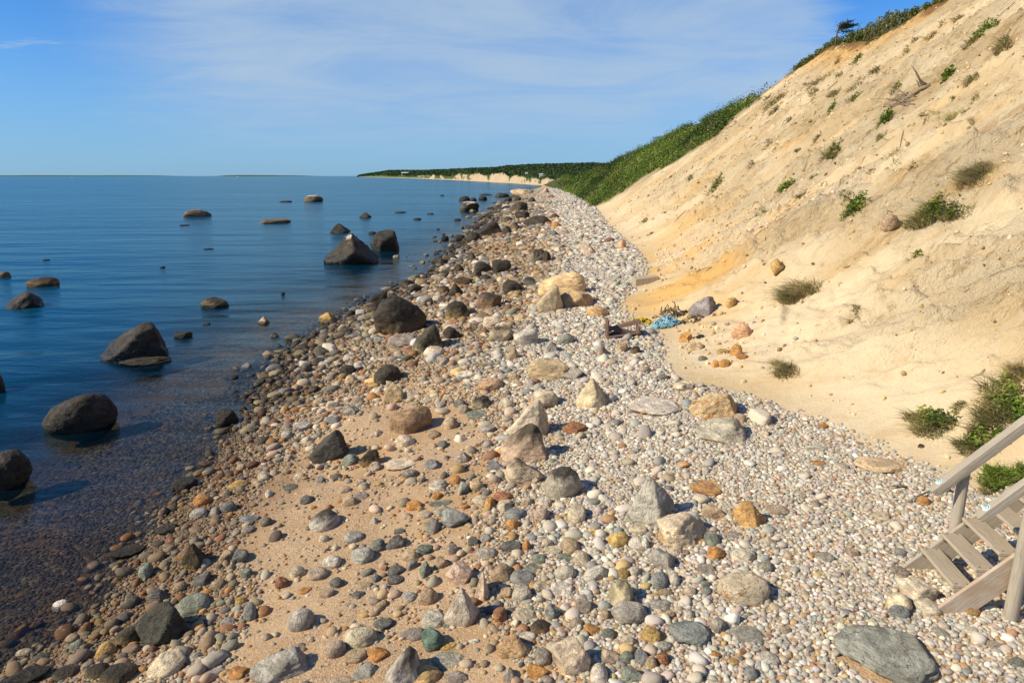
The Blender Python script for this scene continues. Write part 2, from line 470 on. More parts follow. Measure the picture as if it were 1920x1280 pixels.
# ------------------------------------------------------------------ stones
def mat_rock():
    m, t, b = material('rock', 0.85, 0.3)
    tc = t.node('ShaderNodeTexCoord'); G = tc.outputs['Generated']; O = tc.outputs['Object']
    oi = t.node('ShaderNodeObjectInfo'); base = oi.outputs['Color']
    off = t.node('ShaderNodeVectorMath', operation='ADD'); t.l.new(G, off.inputs[0])
    cx = t.node('ShaderNodeCombineXYZ')
    for i in range(3): t.l.new(t.math('MULTIPLY', oi.outputs['Random'], 37.0 + 11 * i), cx.inputs[i])
    t.l.new(cx.outputs[0], off.inputs[1]); Q = off.outputs[0]
    n1 = t.noise(Q, 2.2, 6, .6, .6); n2 = t.noise(Q, 5.5, 6, .65, .3); n3 = t.noise(O, 60, 4, .65); n4 = t.noise(t.mapv(Q, (1.2, 1.2, 5), (.3, .5, 0)), 2.0, 5, .6, .5)
    c = t.mix(t.step(n1, .36, .62), t.mix(1., base, (.74, .71, .66), 'MULTIPLY'), t.mix(1., base, (1.38, 1.34, 1.25), 'MULTIPLY'))
    c = t.mix(t.math('MULTIPLY', t.step(n4, .5, .6), .5), c, t.mix(1., base, (.62, .56, .48), 'MULTIPLY'))
    c = t.mix(t.math('MULTIPLY', t.step(n3, .52, .72), .45), c, t.mix(1., base, (.55, .52, .48), 'MULTIPLY'))
    c = t.mix(t.math('MULTIPLY', t.step(n3, .44, .30), .35), c, t.mix(.4, base, (.7, .66, .58)))
    c = t.mix(1., c, (1.17, 1.15, 1.12), 'MULTIPLY')
    sg = t.node('ShaderNodeSeparateXYZ'); t.l.new(G, sg.inputs[0])
    rust = t.attr('rust', typ='OBJECT')
    rm = t.step(t.math('ADD', n2, t.math('MULTIPLY', t.math('SUBTRACT', n1, .5), 1.2)), t.math('SUBTRACT', .80, t.math('MULTIPLY', rust, .5)), t.math('SUBTRACT', .92, t.math('MULTIPLY', rust, .5)))
    c = t.mix(t.math('MULTIPLY', rm, t.math('MINIMUM', t.math('MULTIPLY', rust, 3.), .85)), c, (.42, .19, .05))
    dk = t.attr('dark', typ='OBJECT')
    dm = t.math('ADD', t.math('MULTIPLY', sg.outputs[2], .9), t.math('MULTIPLY', t.math('ADD', t.math('MULTIPLY', n1, .6), t.math('MULTIPLY', n2, .4)), 1.3))
    dm = t.math('SUBTRACT', dm, t.math('SUBTRACT', 1.75, t.math('MULTIPLY', dk, 1.75)))
    dm = t.math('MULTIPLY', dm, 4.0, clamp=True)
    dm = t.math('MULTIPLY', dm, t.math('MINIMUM', t.math('MULTIPLY', dk, 4.), .93))
    c = t.mix(dm, c, t.mix(t.step(n2, .4, .65), (.018, .015, .010), (.065, .048, .026)))
    gu = t.attr('guano', typ='OBJECT')
    nz = t.node('ShaderNodeSeparateXYZ'); t.l.new(t.node('ShaderNodeNewGeometry').outputs['Normal'], nz.inputs[0])
    gm = t.math('MULTIPLY', t.step(t.math('ADD', sg.outputs[2], t.math('MULTIPLY', t.math('SUBTRACT', n2, .5), .7)), .86, 1.0), gu)
    c = t.mix(gm, c, (.62, .54, .45))
    wl = t.attr('tide', typ='OBJECT')       # dark wet band close to the water line
    wm = t.math('MULTIPLY', t.step(t.math('ADD', sg.outputs[2], t.math('MULTIPLY', t.math('SUBTRACT', n2, .5), .3)), .66, .52), wl)
    c = t.mix(wm, c, (.016, .014, .008))
    cr = t.attr('crack', typ='OBJECT')
    dv = t.node('ShaderNodeVectorMath', operation='MULTIPLY_ADD'); t.l.new(t.node('ShaderNodeTexNoise').outputs['Color'], dv.inputs[0]); dv.inputs[1].default_value = (.5, .5, .5); t.l.new(Q, dv.inputs[2])
    ed = t.voro(dv.outputs[0], 1.9, 'DISTANCE_TO_EDGE')
    cm = t.math('MULTIPLY', t.math('MULTIPLY', t.step(ed, .022, .006), t.step(n1, .42, .55)), cr)
    c = t.mix(t.math('MULTIPLY', cm, .75), c, t.mix(1., c, (.25, .22, .2), 'MULTIPLY'))
    t.l.new(c, b.inputs['Base Color'])
    t.put(b, 'Roughness', t.math('SUBTRACT', .86, t.math('MULTIPLY', t.math('MAXIMUM', wm, t.math('MULTIPLY', dm, .5)), .35)))
    h = t.math('ADD', t.math('MULTIPLY', n2, 1.0), t.math('SUBTRACT', t.math('MULTIPLY', n4, .7), t.math('MULTIPLY', cm, .4)))
    nb1 = t.bump(h, .75, .12)
    t.l.new(t.bump(t.math('ADD', n3, t.noise(O, 18, 4, .65)), .55, .022, nb1), b.inputs['Normal'])
    return m
M['rock'] = mat_rock()

_ico = {}
def ico(n):
    if n not in _ico:
        import bmesh
        bm = bmesh.new(); bmesh.ops.create_icosphere(bm, subdivisions=n, radius=1.0)
        V = np.array([v.co[:] for v in bm.verts]); Fc = np.array([[v.index for v in f.verts] for f in bm.faces])
        bm.free(); _ico[n] = (V / np.linalg.norm(V, axis=1)[:, None], Fc)
    return _ico[n]

def stone_shape(rng, style='round', n=4, seed=0):
    U, Fc = ico(n)
    N = []; D = []
    def pl(nx, ny, nz, d):
        v = np.array([nx, ny, nz], float); N.append(v / np.linalg.norm(v)); D.append(d)
    def rnd(k, lo_, hi_):
        for _ in range(k): pl(*rng.normal(size=3), rng.uniform(lo_, hi_))
    p = 14; amp = .055
    if style == 'round':
        p = 9; amp = .035
        rnd(13, .78, 1.0)
    elif style == 'dome':
        p = 8; amp = .05
        rnd(11, .8, 1.0)
    elif style == 'angular':
        p = 40; rnd(13, .55, .92)
    elif style == 'block':
        p = 44; a0 = rng.uniform(0, 6.28); amp = .045
        for k in range(5):
            a = a0 + k * 6.28 / 5 + rng.normal() * .3; pl(math.cos(a), math.sin(a), rng.normal() * .28, rng.uniform(.6, .82))
        pl(rng.normal() * .3, rng.normal() * .3, 1, .66); pl(-.7, rng.normal() * .5, .6, .78); rnd(4, .75, .95)
    elif style == 'slab':
        p = 36; a0 = rng.uniform(0, 6.28)
        for k in range(6):
            a = a0 + k * 6.28 / 6 + rng.normal() * .35; pl(math.cos(a), math.sin(a), rng.normal() * .5, rng.uniform(.68, .95))
        pl(rng.normal() * .22, rng.normal() * .22, 1, .7); rnd(3, .7, .95)
    elif style == 'pyramid':
        p = 36; a0 = -.45 + rng.normal() * .25
        for k in range(4):
            a = a0 + k * 6.28 / 4 + rng.normal() * .3; pl(math.cos(a), math.sin(a), rng.uniform(.5, 1.0), rng.uniform(.42, .56))
        pl(rng.normal() * .6, rng.normal() * .6, 1, .8); rnd(3, .7, .9)
    elif style == 'wedge':          # lit slope to the left, steep dark face to the right
        p = 40
        pl(-.75, -.3 + .2 * rng.normal(), .8, .5); pl(1, .1 * rng.normal(), .3, .66); pl(.2, -1, .3, .68); pl(-.2, 1, .4, .7)
        rnd(5, .7, .92)
    N = np.array(N); D = np.array(D)
    q = np.maximum(U @ N.T, 0) / D
    r = (1.0 + (q ** p).sum(1)) ** (-1.0 / p)
    V = U * r[:, None]
    nf = fbm3(V * 1.6 + seed * 7.1, seed, 4) * amp * 5.0 + fbm3(V * 5 + seed * 3.3, seed + 5, 4) * amp * 2.6
    if style in ('angular', 'block', 'slab', 'pyramid', 'wedge'):
        rg = np.abs(fbm3(V * 3.2 + seed, seed + 9, 3)); nf = nf - amp * .9 * np.maximum(.10 - rg, 0) * 8
    V = V * (1 + nf)[:, None]
    lo_, hi_ = V.min(0), V.max(0)
    V = (V - (lo_ + hi_) / 2) / ((hi_ - lo_) / 2)
    return V, Fc

C = dict(w=(.63, .565, .46), c=(.53, .44, .32), t=(.43, .32, .20), o=(.50, .25, .08), r=(.33, .155, .08), p=(.46, .355, .26),
         g=(.37, .345, .29), b=(.25, .255, .24), d=(.16, .15, .13), k=(.05, .042, .028), n=(.225, .24, .19), v=(.20, .155, .075),
         m=(.33, .28, .23), y=(.48, .32, .115), B=(.175, .12, .07), G=(.46, .415, .335))
CN = dict(w='white', c='cream', t='tan', o='orange', r='rust brown', p='pinkish', g='grey', b='blue grey', d='dark grey', k='black', n='greenish grey',
          v='olive brown', m='mauve', y='ochre', B='dark brown', G='pale grey')
SHAPE = dict(r='round', a='angular', s='slab', b='block', d='dome', p='pyramid', w='wedge')
SHN = dict(r='rounded', a='angular', s='flat', b='blocky', d='domed', p='pointed', w='wedge shaped')
STY = dict(r='round', a='angular', s='slab', b='block', d='dome', p='pyramid', w='wedge')

REG = {'1': (0, 300, 3.), '2': (560, 300, 3.), '3': (1100, 0, 2.3415), '4': (1100, 400, 2.3415), '5': (0, 680, 2.133), '6': (500, 640, 3.2), '7': (600, 900, 2.743), '8': (1200, 800, 2.6667)}
def R(reg, x0, y0, x1, y1):
    ox, oy, s = REG[reg]
    return (ox + x0 / s, oy + y0 / s, ox + x1 / s, oy + y1 / s)

OCC = []      # (x, y, rx, ry) footprints of placed stones, kept free of small pebbles
NS = [0]
def place_stone(name, box, color, shape, rot=None, sink=.36, depth=.95, rust=0, dark=0, guano=0, tide=0, sea=False, tilt=0, jit=.0, seed=None):
    x0, y0, x1, y1 = box
    NS[0] += 1; sd = NS[0] if seed is None else seed; rng = RS(1000 + sd)
    cx, cy = (x0 + x1) / 2, (y0 + y1) / 2
    w_px, h_px = x1 - x0, y1 - y0
    hit = cast(cx, y1 - .12 * h_px, 0.0, rough=True)
    if hit is None: return None
    P, tt = hit
    d = P[1] * CP - (P[2] - H) * SP
    ang = math.atan2(H - P[2], math.hypot(P[0], P[1]))          # how steeply the camera looks down on it
    rx = w_px * d / F / 2
    ry = rx * depth
    hm = h_px * d / F
    sa, ca_ = math.sin(ang), max(math.cos(ang), .5)
    kf = dict(r=.80, a=.82, s=.9, b=.85, d=.8, p=.45, w=.6)[shape]
    vis = (hm - 2 * ry * sa * kf) / ca_
    vmin = {'s': .22, 'r': .5, 'd': .6}.get(shape, .5) * rx
    if vis < vmin:
        vis = vmin; ry = min(max((hm - vis * ca_) / (2 * sa * kf + 1e-6), .4 * rx), ry)
        vis = max((hm - 2 * ry * sa * kf) / ca_, .2 * rx)
    vmax = {'s': .9, 'r': 1.15, 'p': 1.9, 'w': 1.7}.get(shape, 1.45) * rx
    if vis > vmax:
        ry = min((hm - vmax * ca_) / (2 * sa * kf + 1e-6), 1.5 * rx); vis = max(vmax, (hm - 2 * ry * sa * kf) / ca_)
    # the visible part is what stands out of the ground: make the stone taller and sink it
    full = vis / (1 - sink)
    rz2 = full / 2
    if sea: g0 = 0.0
    q = cast(cx, cy, vis * .5 * .9, rough=True)
    if q is None: q = hit
    c = q[0]
    g = height(c[0], c[1]); g = max(float(g), 0.0) if sea else float(g)
    zc = g + vis - rz2
    n = 5 if w_px > 75 else (4 if w_px > 26 else 3)
    V, Fc = stone_shape(rng, STY[shape], n, sd)
    V = V * np.array([rx, ry, rz2])
    a = math.atan2(-c[0], c[1]) + (rng.normal() * .12)          # broad side faces along the beach
    ca, sa = math.cos(a), math.sin(a)
    if tilt:
        ct, st = math.cos(tilt), math.sin(tilt)
        V = np.stack([V[:, 0] * ct - V[:, 2] * st, V[:, 1], V[:, 0] * st + V[:, 2] * ct], 1)
    V = np.stack([V[:, 0] * ca - V[:, 1] * sa, V[:, 0] * sa + V[:, 1] * ca, V[:, 2]], 1)
    me = mesh_np(name, V, Fc, M['rock'], True)
    o = link(name, me, None, (c[0], c[1], zc))
    base = np.array(C[color] if isinstance(color, str) else color) * (1 + .10 * rng.normal()) * (1 + .015 * rng.normal(size=3))
    if sea and base.mean() < .2: base = base * .62
    o.color = (*np.clip(base, .01, .85), 1)
    for k, vv in (('rust', rust), ('dark', dark), ('guano', guano), ('tide', tide)): o[k] = float(vv)
    OCC.append((c[0], c[1], rx * .95, ry * .95))
    o['_px'] = 0
    del o['_px']
    return o

BIG = 'boulders on the beach'; SEA = 'rocks standing in the sea'
# region, box, colour, shape, options, label, short phrase used to describe neighbours
BOULDERS = [
 # --- in the water
 ('1', (1035, 280, 1183, 320), 'B', 'd', dict(sea=1, rust=.35, guano=.2), 'low brown rock with a tan top far out in the sea', 'the tan-topped rock far out'),
 ('1', (1460, 328, 1635, 358), 'B', 's', dict(sea=1, rust=.3), 'long flat brown rock lying level with the calm sea', 'the long flat sea rock'),
 ('1', (1710, 198, 1815, 236), 'B', 'd', dict(sea=1, guano=1), 'farthest lone sea rock, dark with a white top', 'the far white-topped sea rock'),
 ('1', (-20, 625, 55, 662), 'B', 'w', dict(sea=1, rust=.3), 'brown rock in the sea cut by the left picture edge', 'the brown rock at the left edge'),
 ('1', (160, 652, 320, 714), 'B', 'd', dict(sea=1, rust=.6, dark=.3), 'reddish brown mound of rock in the sea at left', 'the reddish mound in the sea'),
 ('1', (35, 738, 230, 836), 'v', 'w', dict(sea=1, dark=.75, tide=1), 'two-faced dark wedge of rock in the sea at far left', 'the two-faced sea wedge'),
 ('1', (1133, 765, 1280, 836), 'v', 'd', dict(sea=1, dark=.3, tide=1), 'small brown rock alone in mid water above the big cracked slab', 'the lone brown rock in mid water'),
 ('1', (575, 915, 938, 1125), (.16, .125, .075), 'w', dict(sea=1, dark=.45, tide=1, depth=.7), 'big olive brown sea boulder with a long crack and squared right end', 'the big cracked sea boulder'),
 ('1', (680, 1098, 950, 1158), 'v', 's', dict(sea=1, dark=.6), 'low weedy rock awash in front of the big cracked sea boulder', 'the weedy rock awash'),
 ('1', (980, 960, 1080, 1003), 'k', 's', dict(sea=1), 'thin black rock awash right of the big cracked sea boulder', 'the thin black rock awash'),
 ('1', (1450, 878, 1515, 920), 't', 'p', dict(sea=1, tide=.8), 'small tan pointed rock in the shallows near the beach', 'the small tan pointed rock'),
 ('1', (1790, 853, 1895, 912), 'y', 'p', dict(sea=1, rust=.5, tide=.7), 'orange pointed rock in the shallows left of the great dark boulder', 'the orange pointed rock in the shallows'),
 ('5', (190, 105, 450, 278), 'v', 'd', dict(sea=1, dark=.7, tide=1, depth=.8), 'large smooth dark dome of rock in the near water', 'the dark dome in the near water'),
 ('5', (-75, 335, 108, 510), 'k', 'd', dict(sea=1, rust=.25, dark=.6), 'black rock with orange weed at the left edge of the near water', 'the black weedy rock at the left edge'),
 ('5', (-60, 30, 8, 125), 'k', 'd', dict(sea=1, dark=.6), 'black rock just showing at the left edge above the weedy one', 'the black rock at the edge'),
 ('5', (865, 180, 950, 248), 'v', 'b', dict(sea=1, dark=.8), 'small dark square rock at the water edge below the long cracked boulder', 'the dark square rock at the water edge'),
 ('5', (690, 450, 790, 510), 'k', 's', dict(sea=1), 'low black rock half drowned at the near water edge', 'the half drowned black rock'),
 ('5', (625, 640, 705, 690), 'k', 's', dict(), 'flat wet black stone at the water edge near the olive pointed one', 'the flat wet black stone'),
 ('5', (440, 728, 575, 776), 'k', 's', dict(sea=1), 'black rock mostly under water left of the olive pointed stone', 'the drowned black rock'),
 ('2', (145, 415, 450, 590), (.17, .125, .075), 'p', dict(sea=1, guano=1, rust=.28, dark=.42, tide=1, depth=.75), 'tall dark pyramid rock in the sea with a pinkish white tip', 'the pyramid rock'),
 ('2', (178, 358, 290, 412), 'B', 'p', dict(sea=1, dark=.7), 'dark peaked rock just behind the pyramid rock', 'the peak behind the pyramid'),
 ('2', (403, 395, 563, 520), (.12, .09, .055), 'b', dict(sea=1, dark=.6, tide=.8), 'dark blocky sea rock right of the pyramid rock', 'the dark block beside the pyramid'),
 ('2', (340, 295, 412, 325), 'B', 'p', dict(sea=1, dark=.6), 'small dark peaked rock out beyond the pyramid rock', 'the small peak out beyond'),
 ('2', (538, 288, 605, 298), 'k', 's', dict(sea=1), 'flat black rock skimming the water beyond the dark block', 'the skimming flat rock'),
 ('2', (908, 235, 1015, 290), 'v', 'b', dict(sea=1, guano=.9, dark=.35, tide=.7), 'far brown rock with a white crown standing off the shore', 'the white-crowned rock'),
 ('2', (900, 203, 965, 230), 'k', 'd', dict(sea=1), 'low black far rock left of the pair behind the white-crowned one', 'the low black far rock'),
 ('2', (965, 212, 1002, 232), 'k', 'r', dict(sea=1), 'small black far rock in the middle behind the white-crowned one', 'the small black far rock'),
 ('2', (1010, 203, 1060, 226), 'k', 'd', dict(sea=1), 'small black far rock nearest shore behind the white-crowned one', 'the shoreward black far rock'),
 ('2', (995, 168, 1100, 200), 'k', 'd', dict(dark=.6), 'black double-humped rock at the far point of the beach', 'the double-humped far rock'),
 ('2', (1095, 178, 1185, 208), 'd', 'a', dict(dark=.7), 'black jagged rock beside the pale slab at the far point', 'the jagged far rock'),
 ('2', (1190, 163, 1325, 197), 't', 's', dict(dark=.0), 'big pale tan slab at the far point of the beach', 'the pale far slab'),
 ('2', (1368, 158, 1412, 190), 'p', 'p', dict(), 'pale pointed boulder on the far shingle near the green slope', 'the pale far point'),
 ('2', (1180, 235, 1288, 300), (.27, .18, .12), 'b', dict(dark=.45), 'brown boulder with a lit top among far black shore rocks', 'the far lit brown boulder'),
 ('2', (1210, 288, 1310, 337), 'B', 'a', dict(dark=.6), 'dark jagged boulder in front of the far lit brown one', 'the far jagged boulder'),
 ('2', (1262, 312, 1420, 372), 'B', 'w', dict(dark=.55), 'long dark brown boulder with an olive top, far up the beach', 'the long dark far boulder'),
 ('2', (1420, 345, 1470, 382), 'o', 'r', dict(), 'orange brown boulder at the right end of the long dark one', 'the far orange boulder'),
 ('2', (1420, 303, 1470, 332), 'k', 'a', dict(), 'black angular stone behind the far orange boulder', 'the far black angular stone'),
 ('2', (985, 345, 1152, 430), 'B', 'w', dict(dark=.55, rust=.1), 'broad dark boulder with a sloping top at the far waterline', 'the broad dark shore boulder'),
 ('2', (870, 418, 935, 452), 'k', 'a', dict(sea=1), 'black rock in the water left of the broad dark shore boulder', 'the black rock in far water'),
 ('2', (940, 405, 1032, 462), 'k', 'r', dict(dark=.4), 'rounded black rock at the foot of the broad dark shore boulder', 'the rounded black shore rock'),
 ('2', (1285, 497, 1392, 585), (.22, .19, .14), 'b', dict(dark=.25), 'square grey brown boulder alone in the middle of the far shingle', 'the lone square boulder'),
 ('2', (1368, 510, 1420, 578), 'k', 'a', dict(), 'black angular stone leaning on the lone square boulder', 'the leaning black stone'),
 ('2', (1405, 395, 1455, 430), 'd', 'r', dict(), 'dark rounded stone on shingle before the far orange boulder', 'the dark rounded stone far up'),
 ('2', (1460, 385, 1525, 420), 'm', 'a', dict(), 'mauve brown stone right of the dark rounded stone, far shingle', 'the mauve stone far up'),
 ('2', (1565, 418, 1610, 452), 'g', 'r', dict(), 'grey egg-shaped stone on the clean far shingle', 'the grey far egg'),
 ('2', (1590, 468, 1668, 532), 'p', 'p', dict(), 'pinkish beige pointed boulder on shingle below the bluff foot', 'the pinkish pointed boulder'),
 ('2', (1345, 625, 1618, 765), (.43, .31, .165), 'd', dict(rust=.12, depth=.7), 'largest tan boulder mid beach, rounded and split across its front', 'the largest tan boulder'),
 ('2', (1335, 700, 1500, 860), (.42, .335, .215), 'w', dict(depth=.6), 'grey tan slab leaning on the left of the largest tan boulder', 'the leaning grey tan slab'),
 ('2', (1460, 712, 1665, 835), (.50, .345, .185), 'a', dict(rust=.2), 'cracked tan block in front of the largest tan boulder', 'the cracked tan block'),
 ('2', (1618, 815, 1745, 884), (.52, .34, .17), 'd', dict(rust=.2), 'orange tan rounded boulder where shingle meets the sand spur', 'the orange tan boulder by the spur'),
 ('2', (1000, 738, 1145, 842), (.24, .155, .10), 'b', dict(dark=.3, rust=.2), 'squared dark brown block with an orange foot mid beach', 'the squared brown block'),
 ('2', (1145, 672, 1262, 752), (.33, .25, .15), 'a', dict(dark=.5), 'brown boulder with a dark cap behind the squared brown block', 'the dark-capped brown boulder'),
 ('2', (1260, 655, 1345, 712), 'd', 'a', dict(dark=.3), 'dark grey angular stone left of the largest tan boulder', 'the dark stone by the tan boulder'),
 ('2', (820, 785, 955, 902), (.28, .215, .12), 'd', dict(dark=.4), 'olive brown upright boulder right of the great dark boulder', 'the olive upright boulder'),
 ('2', (412, 752, 712, 990), (.085, .06, .034), 'd', dict(dark=.45, depth=.8, sink=.2), 'great rounded dark brown boulder at the waterline', 'the great dark boulder'),
 ('2', (495, 968, 690, 1050), (.30, .25, .20), 's', dict(depth=.9), 'flat grey brown slab in front of the great dark boulder', 'the flat slab before it'),
 ('2', (630, 918, 815, 1078), (.44, .35, .22), 'w', dict(dark=.5), 'beige boulder with a dark mottled top beside the flat slab', 'the beige dark-topped boulder'),
 ('2', (700, 1035, 832, 1114), 'c', 'r', dict(), 'pale beige boulder low in front of the dark-topped one', 'the low pale beige boulder'),
 ('2', (805, 930, 925, 1014), (.26, .19, .12), 'a', dict(dark=.55), 'dark shaded boulder right of the beige dark-topped boulder', 'the shaded dark boulder'),
 ('2', (380, 735, 500, 820), 'k', 'a', dict(dark=.3), 'black rock behind the great dark boulder on its seaward side', 'the black rock behind'),
 ('2', (365, 805, 462, 858), 'B', 'a', dict(rust=.3, dark=.3), 'brown rock under the black one left of the great dark boulder', 'the brown rock under'),
 ('2', (1065, 925, 1215, 1032), (.46, .37, .25), 'a', dict(dark=.25), 'beige boulder with a brown broken crown, middle of the cobbles', 'the broken-crowned beige boulder'),
 ('2', (1205, 945, 1345, 1048), 'G', 'a', dict(), 'pale grey beige boulder right of the broken-crowned beige one', 'the pale grey beige boulder'),
 ('2', (1278, 1098, 1545, 1240), (.45, .34, .21), 's', dict(rust=.15, dark=.12, depth=.8), 'broad tan slab with a ragged dark right edge mid beach', 'the broad tan slab'),
 ('2', (1470, 1160, 1600, 1238), 'G', 'a', dict(dark=.15), 'grey brown boulder tucked against the broad tan slab', 'the grey boulder by the tan slab'),
 ('2', (420, 1140, 575, 1262), (.30, .235, .12), 'd', dict(dark=.5), 'olive brown boulder with a dark right side, above the ochre pointed one', 'the olive brown boulder'),
 ('2', (220, 1145, 325, 1217), 'v', 'a', dict(dark=.6), 'small olive boulder with a black right face, left beach', 'the small olive boulder'),
 ('2', (870, 650, 985, 712), 'o', 'a', dict(dark=.45), 'rust orange boulder among black waterline rocks', 'the rust orange boulder'),
 ('2', (780, 700, 850, 757), 'v', 'r', dict(dark=.3), 'olive rounded rock at the waterline above the olive upright boulder', 'the olive waterline rock'),
 ('2', (845, 690, 922, 768), 'k', 'p', dict(dark=.2), 'dark pointed rock right of the olive waterline rock', 'the dark pointed waterline rock'),
 ('2', (1085, 560, 1192, 642), 'k', 'a', dict(rust=.0), 'black slanting boulder with algae near the lone square boulder', 'the black slanting boulder'),
 ('2', (985, 565, 1085, 640), 'v', 'r', dict(dark=.45), 'algae green rounded rock left of the black slanting boulder', 'the algae green rock'),
 ('2', (1795, 450, 1842, 502), (.62, .38, .22), 'r', dict(), 'peach orange stone at the foot of the sand slope', 'the peach stone'),
 # --- foreground
 ('6', (738, 372, 990, 555), (.30, .20, .115), 'b', dict(rust=.1, dark=.12, depth=.7), 'brown flat-topped block with a dark right face on open sand', 'the brown flat-topped block'),
 ('6', (250, 520, 502, 720), (.40, .38, .32), 'w', dict(dark=.66, depth=.75), 'black green boulder with a pale base on the left sand', 'the black green boulder'),
 ('6', (548, 625, 682, 754), 'y', 'a', dict(dark=.42), 'ochre olive boulder right of the black green boulder', 'the ochre olive boulder'),
 ('6', (690, 238, 822, 359), (.50, .36, .20), 'p', dict(rust=.2), 'ochre and cream pointed boulder above the brown flat-topped block', 'the ochre cream pointed boulder'),
 ('6', (1268, 208, 1420, 305), (.47, .31, .19), 'b', dict(rust=.5), 'tan boulder with an orange face above the leaning ridge rocks', 'the orange-faced tan boulder'),
 ('6', (1225, 318, 1348, 402), (.27, .23, .15), 'b', dict(dark=.3), 'squat olive grey block left of the leaning ridge rocks', 'the squat olive grey block'),
 ('6', (1440, 345, 1705, 580), (.50, .42, .31), 'w', dict(depth=.6), 'tilted beige slab at the back of the leaning ridge rocks', 'the tilted beige slab'),
 ('6', (1400, 488, 1695, 715), (.43, .33, .22), 'w', dict(dark=.35, depth=.6), 'brown beige leaning boulder with a dark right face, ridge middle', 'the leaning ridge boulder'),
 ('6', (1420, 685, 1665, 872), (.52, .42, .29), 'a', dict(dark=.25), 'beige lower boulder at the near end of the leaning ridge', 'the lower ridge boulder'),
 ('6', (1575, 275, 1752, 402), 'c', 'a', dict(dark=.1), 'pale tan boulder at the far end of the leaning ridge', 'the far ridge boulder'),
 ('6', (1665, 722, 1892, 945), (.47, .41, .32), 'd', dict(dark=.3, depth=.75), 'round grey beige boulder with a brown patched top, right of the ridge', 'the round patched boulder'),
 ('6', (1770, 468, 1922, 554), 'r', 'b', dict(rust=.5), 'rust red block on pale shingle right of the ridge', 'the rust red block'),
 ('4', (-52, 718, 95, 852), (.55, .43, .28), 'p', dict(), 'pale tan pointed boulder on shingle above the flat cream slab', 'the pale tan pointed boulder'),
 ('4', (180, 793, 427, 887), (.60, .54, .43), 's', dict(depth=1.0, sink=.45), 'flat pale cream slab sunk in the shingle', 'the flat cream slab'),
 ('4', (452, 772, 668, 898), (.54, .39, .22), 'w', dict(rust=.45), 'upright boulder, cream on its left and rust brown on its right', 'the cream and rust boulder'),
 ('4', (480, 880, 712, 998), (.36, .325, .25), 'w', dict(dark=.15), 'grey boulder mottled with cream in front of the cream and rust one', 'the mottled grey boulder'),
 ('8', (-60, 240, 168, 472), (.33, .315, .26), 'p', dict(depth=.7), 'tall grey striped stone leaning like a tooth in the cobbles', 'the grey tooth-shaped stone'),
 ('8', (75, 398, 322, 605), (.60, .50, .36), 'b', dict(rust=.45), 'cream boulder with an orange top and dark right face', 'the orange-topped cream boulder'),
 ('8', (255, 268, 412, 342), (.44, .25, .10), 's', dict(), 'orange brown lens-shaped stone on the pale shingle', 'the lens-shaped stone'),
 ('8', (468, 358, 627, 492), (.53, .31, .12), 'p', dict(), 'bright orange pointed boulder on the pale shingle', 'the bright orange boulder'),
 ('8', (390, 700, 645, 888), (.58, .48, .35), 'd', dict(rust=.5, depth=.8), 'large beige boulder with an orange stained front in the cobbles', 'the large beige stained boulder'),
 ('8', (140, 952, 352, 1095), (.24, .25, .225), 's', dict(depth=.9), 'dark slate grey flat-topped boulder at bottom right', 'the dark slate boulder'),
 ('8', (450, 988, 628, 1082), 'g', 's', dict(), 'flat mid grey stone right of the dark slate boulder', 'the flat mid grey stone'),
 ('8', (985, 965, 1485, 1275), (.29, .285, .235), 's', dict(dark=.08, depth=.95, sink=.35, rust=.08), 'biggest slab of dark grey rock at the bottom right of the beach', 'the biggest grey slab'),
 ('8', (1290, 733, 1478, 884), (.66, .56, .41), 'b', dict(), 'squared beige boulder blocking the lowest stair step', 'the squared beige boulder'),
 ('8', (1238, 815, 1358, 924), (.68, .56, .38), 'r', dict(), 'rounded cream boulder left of the foot of the wooden stairs', 'the rounded cream boulder'),
 ('8', (1375, 850, 1502, 942), (.70, .61, .46), 's', dict(), 'flat cream stone touching the near stringer of the stairs', 'the flat cream stone by the stairs'),
 ('8', (1618, 886, 1702, 942), (.40, .25, .12), 'r', dict(), 'brown stone just under the near stringer of the stairs', 'the brown stone under the stairs'),
 ('8', (1075, 138, 1325, 240), (.60, .46, .28), 's', dict(sink=.4), 'sandy low rock where the shingle meets the sand slope', 'the sandy low rock'),
 ('7', (645, 400, 782, 537), (.48, .345, .265), 'b', dict(), 'pinkish squared boulder with a white rim in the cobbles', 'the pinkish squared boulder'),
 ('7', (632, 543, 825, 737), (.42, .37, .29), 'p', dict(depth=.7), 'big tilted grey beige boulder on the front sand', 'the big tilted grey boulder'),
 ('7', (118, 728, 292, 862), (.47, .42, .29), 'd', dict(), 'cream olive rounded boulder on sand with a dark stone behind', 'the cream olive boulder'),
 ('7', (332, 840, 522, 1055), (.40, .36, .30), 'w', dict(dark=.3, depth=.6), 'tall grey beige boulder with a dark ragged right side at bottom', 'the tall ragged boulder'),
 ('7', (445, 943, 625, 1060), (.52, .36, .16), 'd', dict(), 'ochre rounded boulder cut by the bottom picture edge', 'the ochre boulder at the bottom'),
 ('7', (1185, 798, 1395, 1003), (.50, .40, .285), 'b', dict(depth=.8), 'big tan granite boulder with a shadowed right side, bottom middle', 'the big tan granite boulder'),
 ('7', (510, 753, 642, 878), (.115, .17, .135), 'a', dict(), 'dark green angular stone on sand behind a grey olive cobble', 'the dark green stone'),
 ('7', (905, 773, 1082, 892), (.52, .34, .18), 'p', dict(rust=.3), 'orange tan pyramid stone on the front sand', 'the orange tan pyramid stone'),
 ('7', (1488, 498, 1622, 658), (.38, .33, .20), 'w', dict(dark=.2), 'olive tan upright boulder with an ochre foot', 'the olive tan upright boulder'),
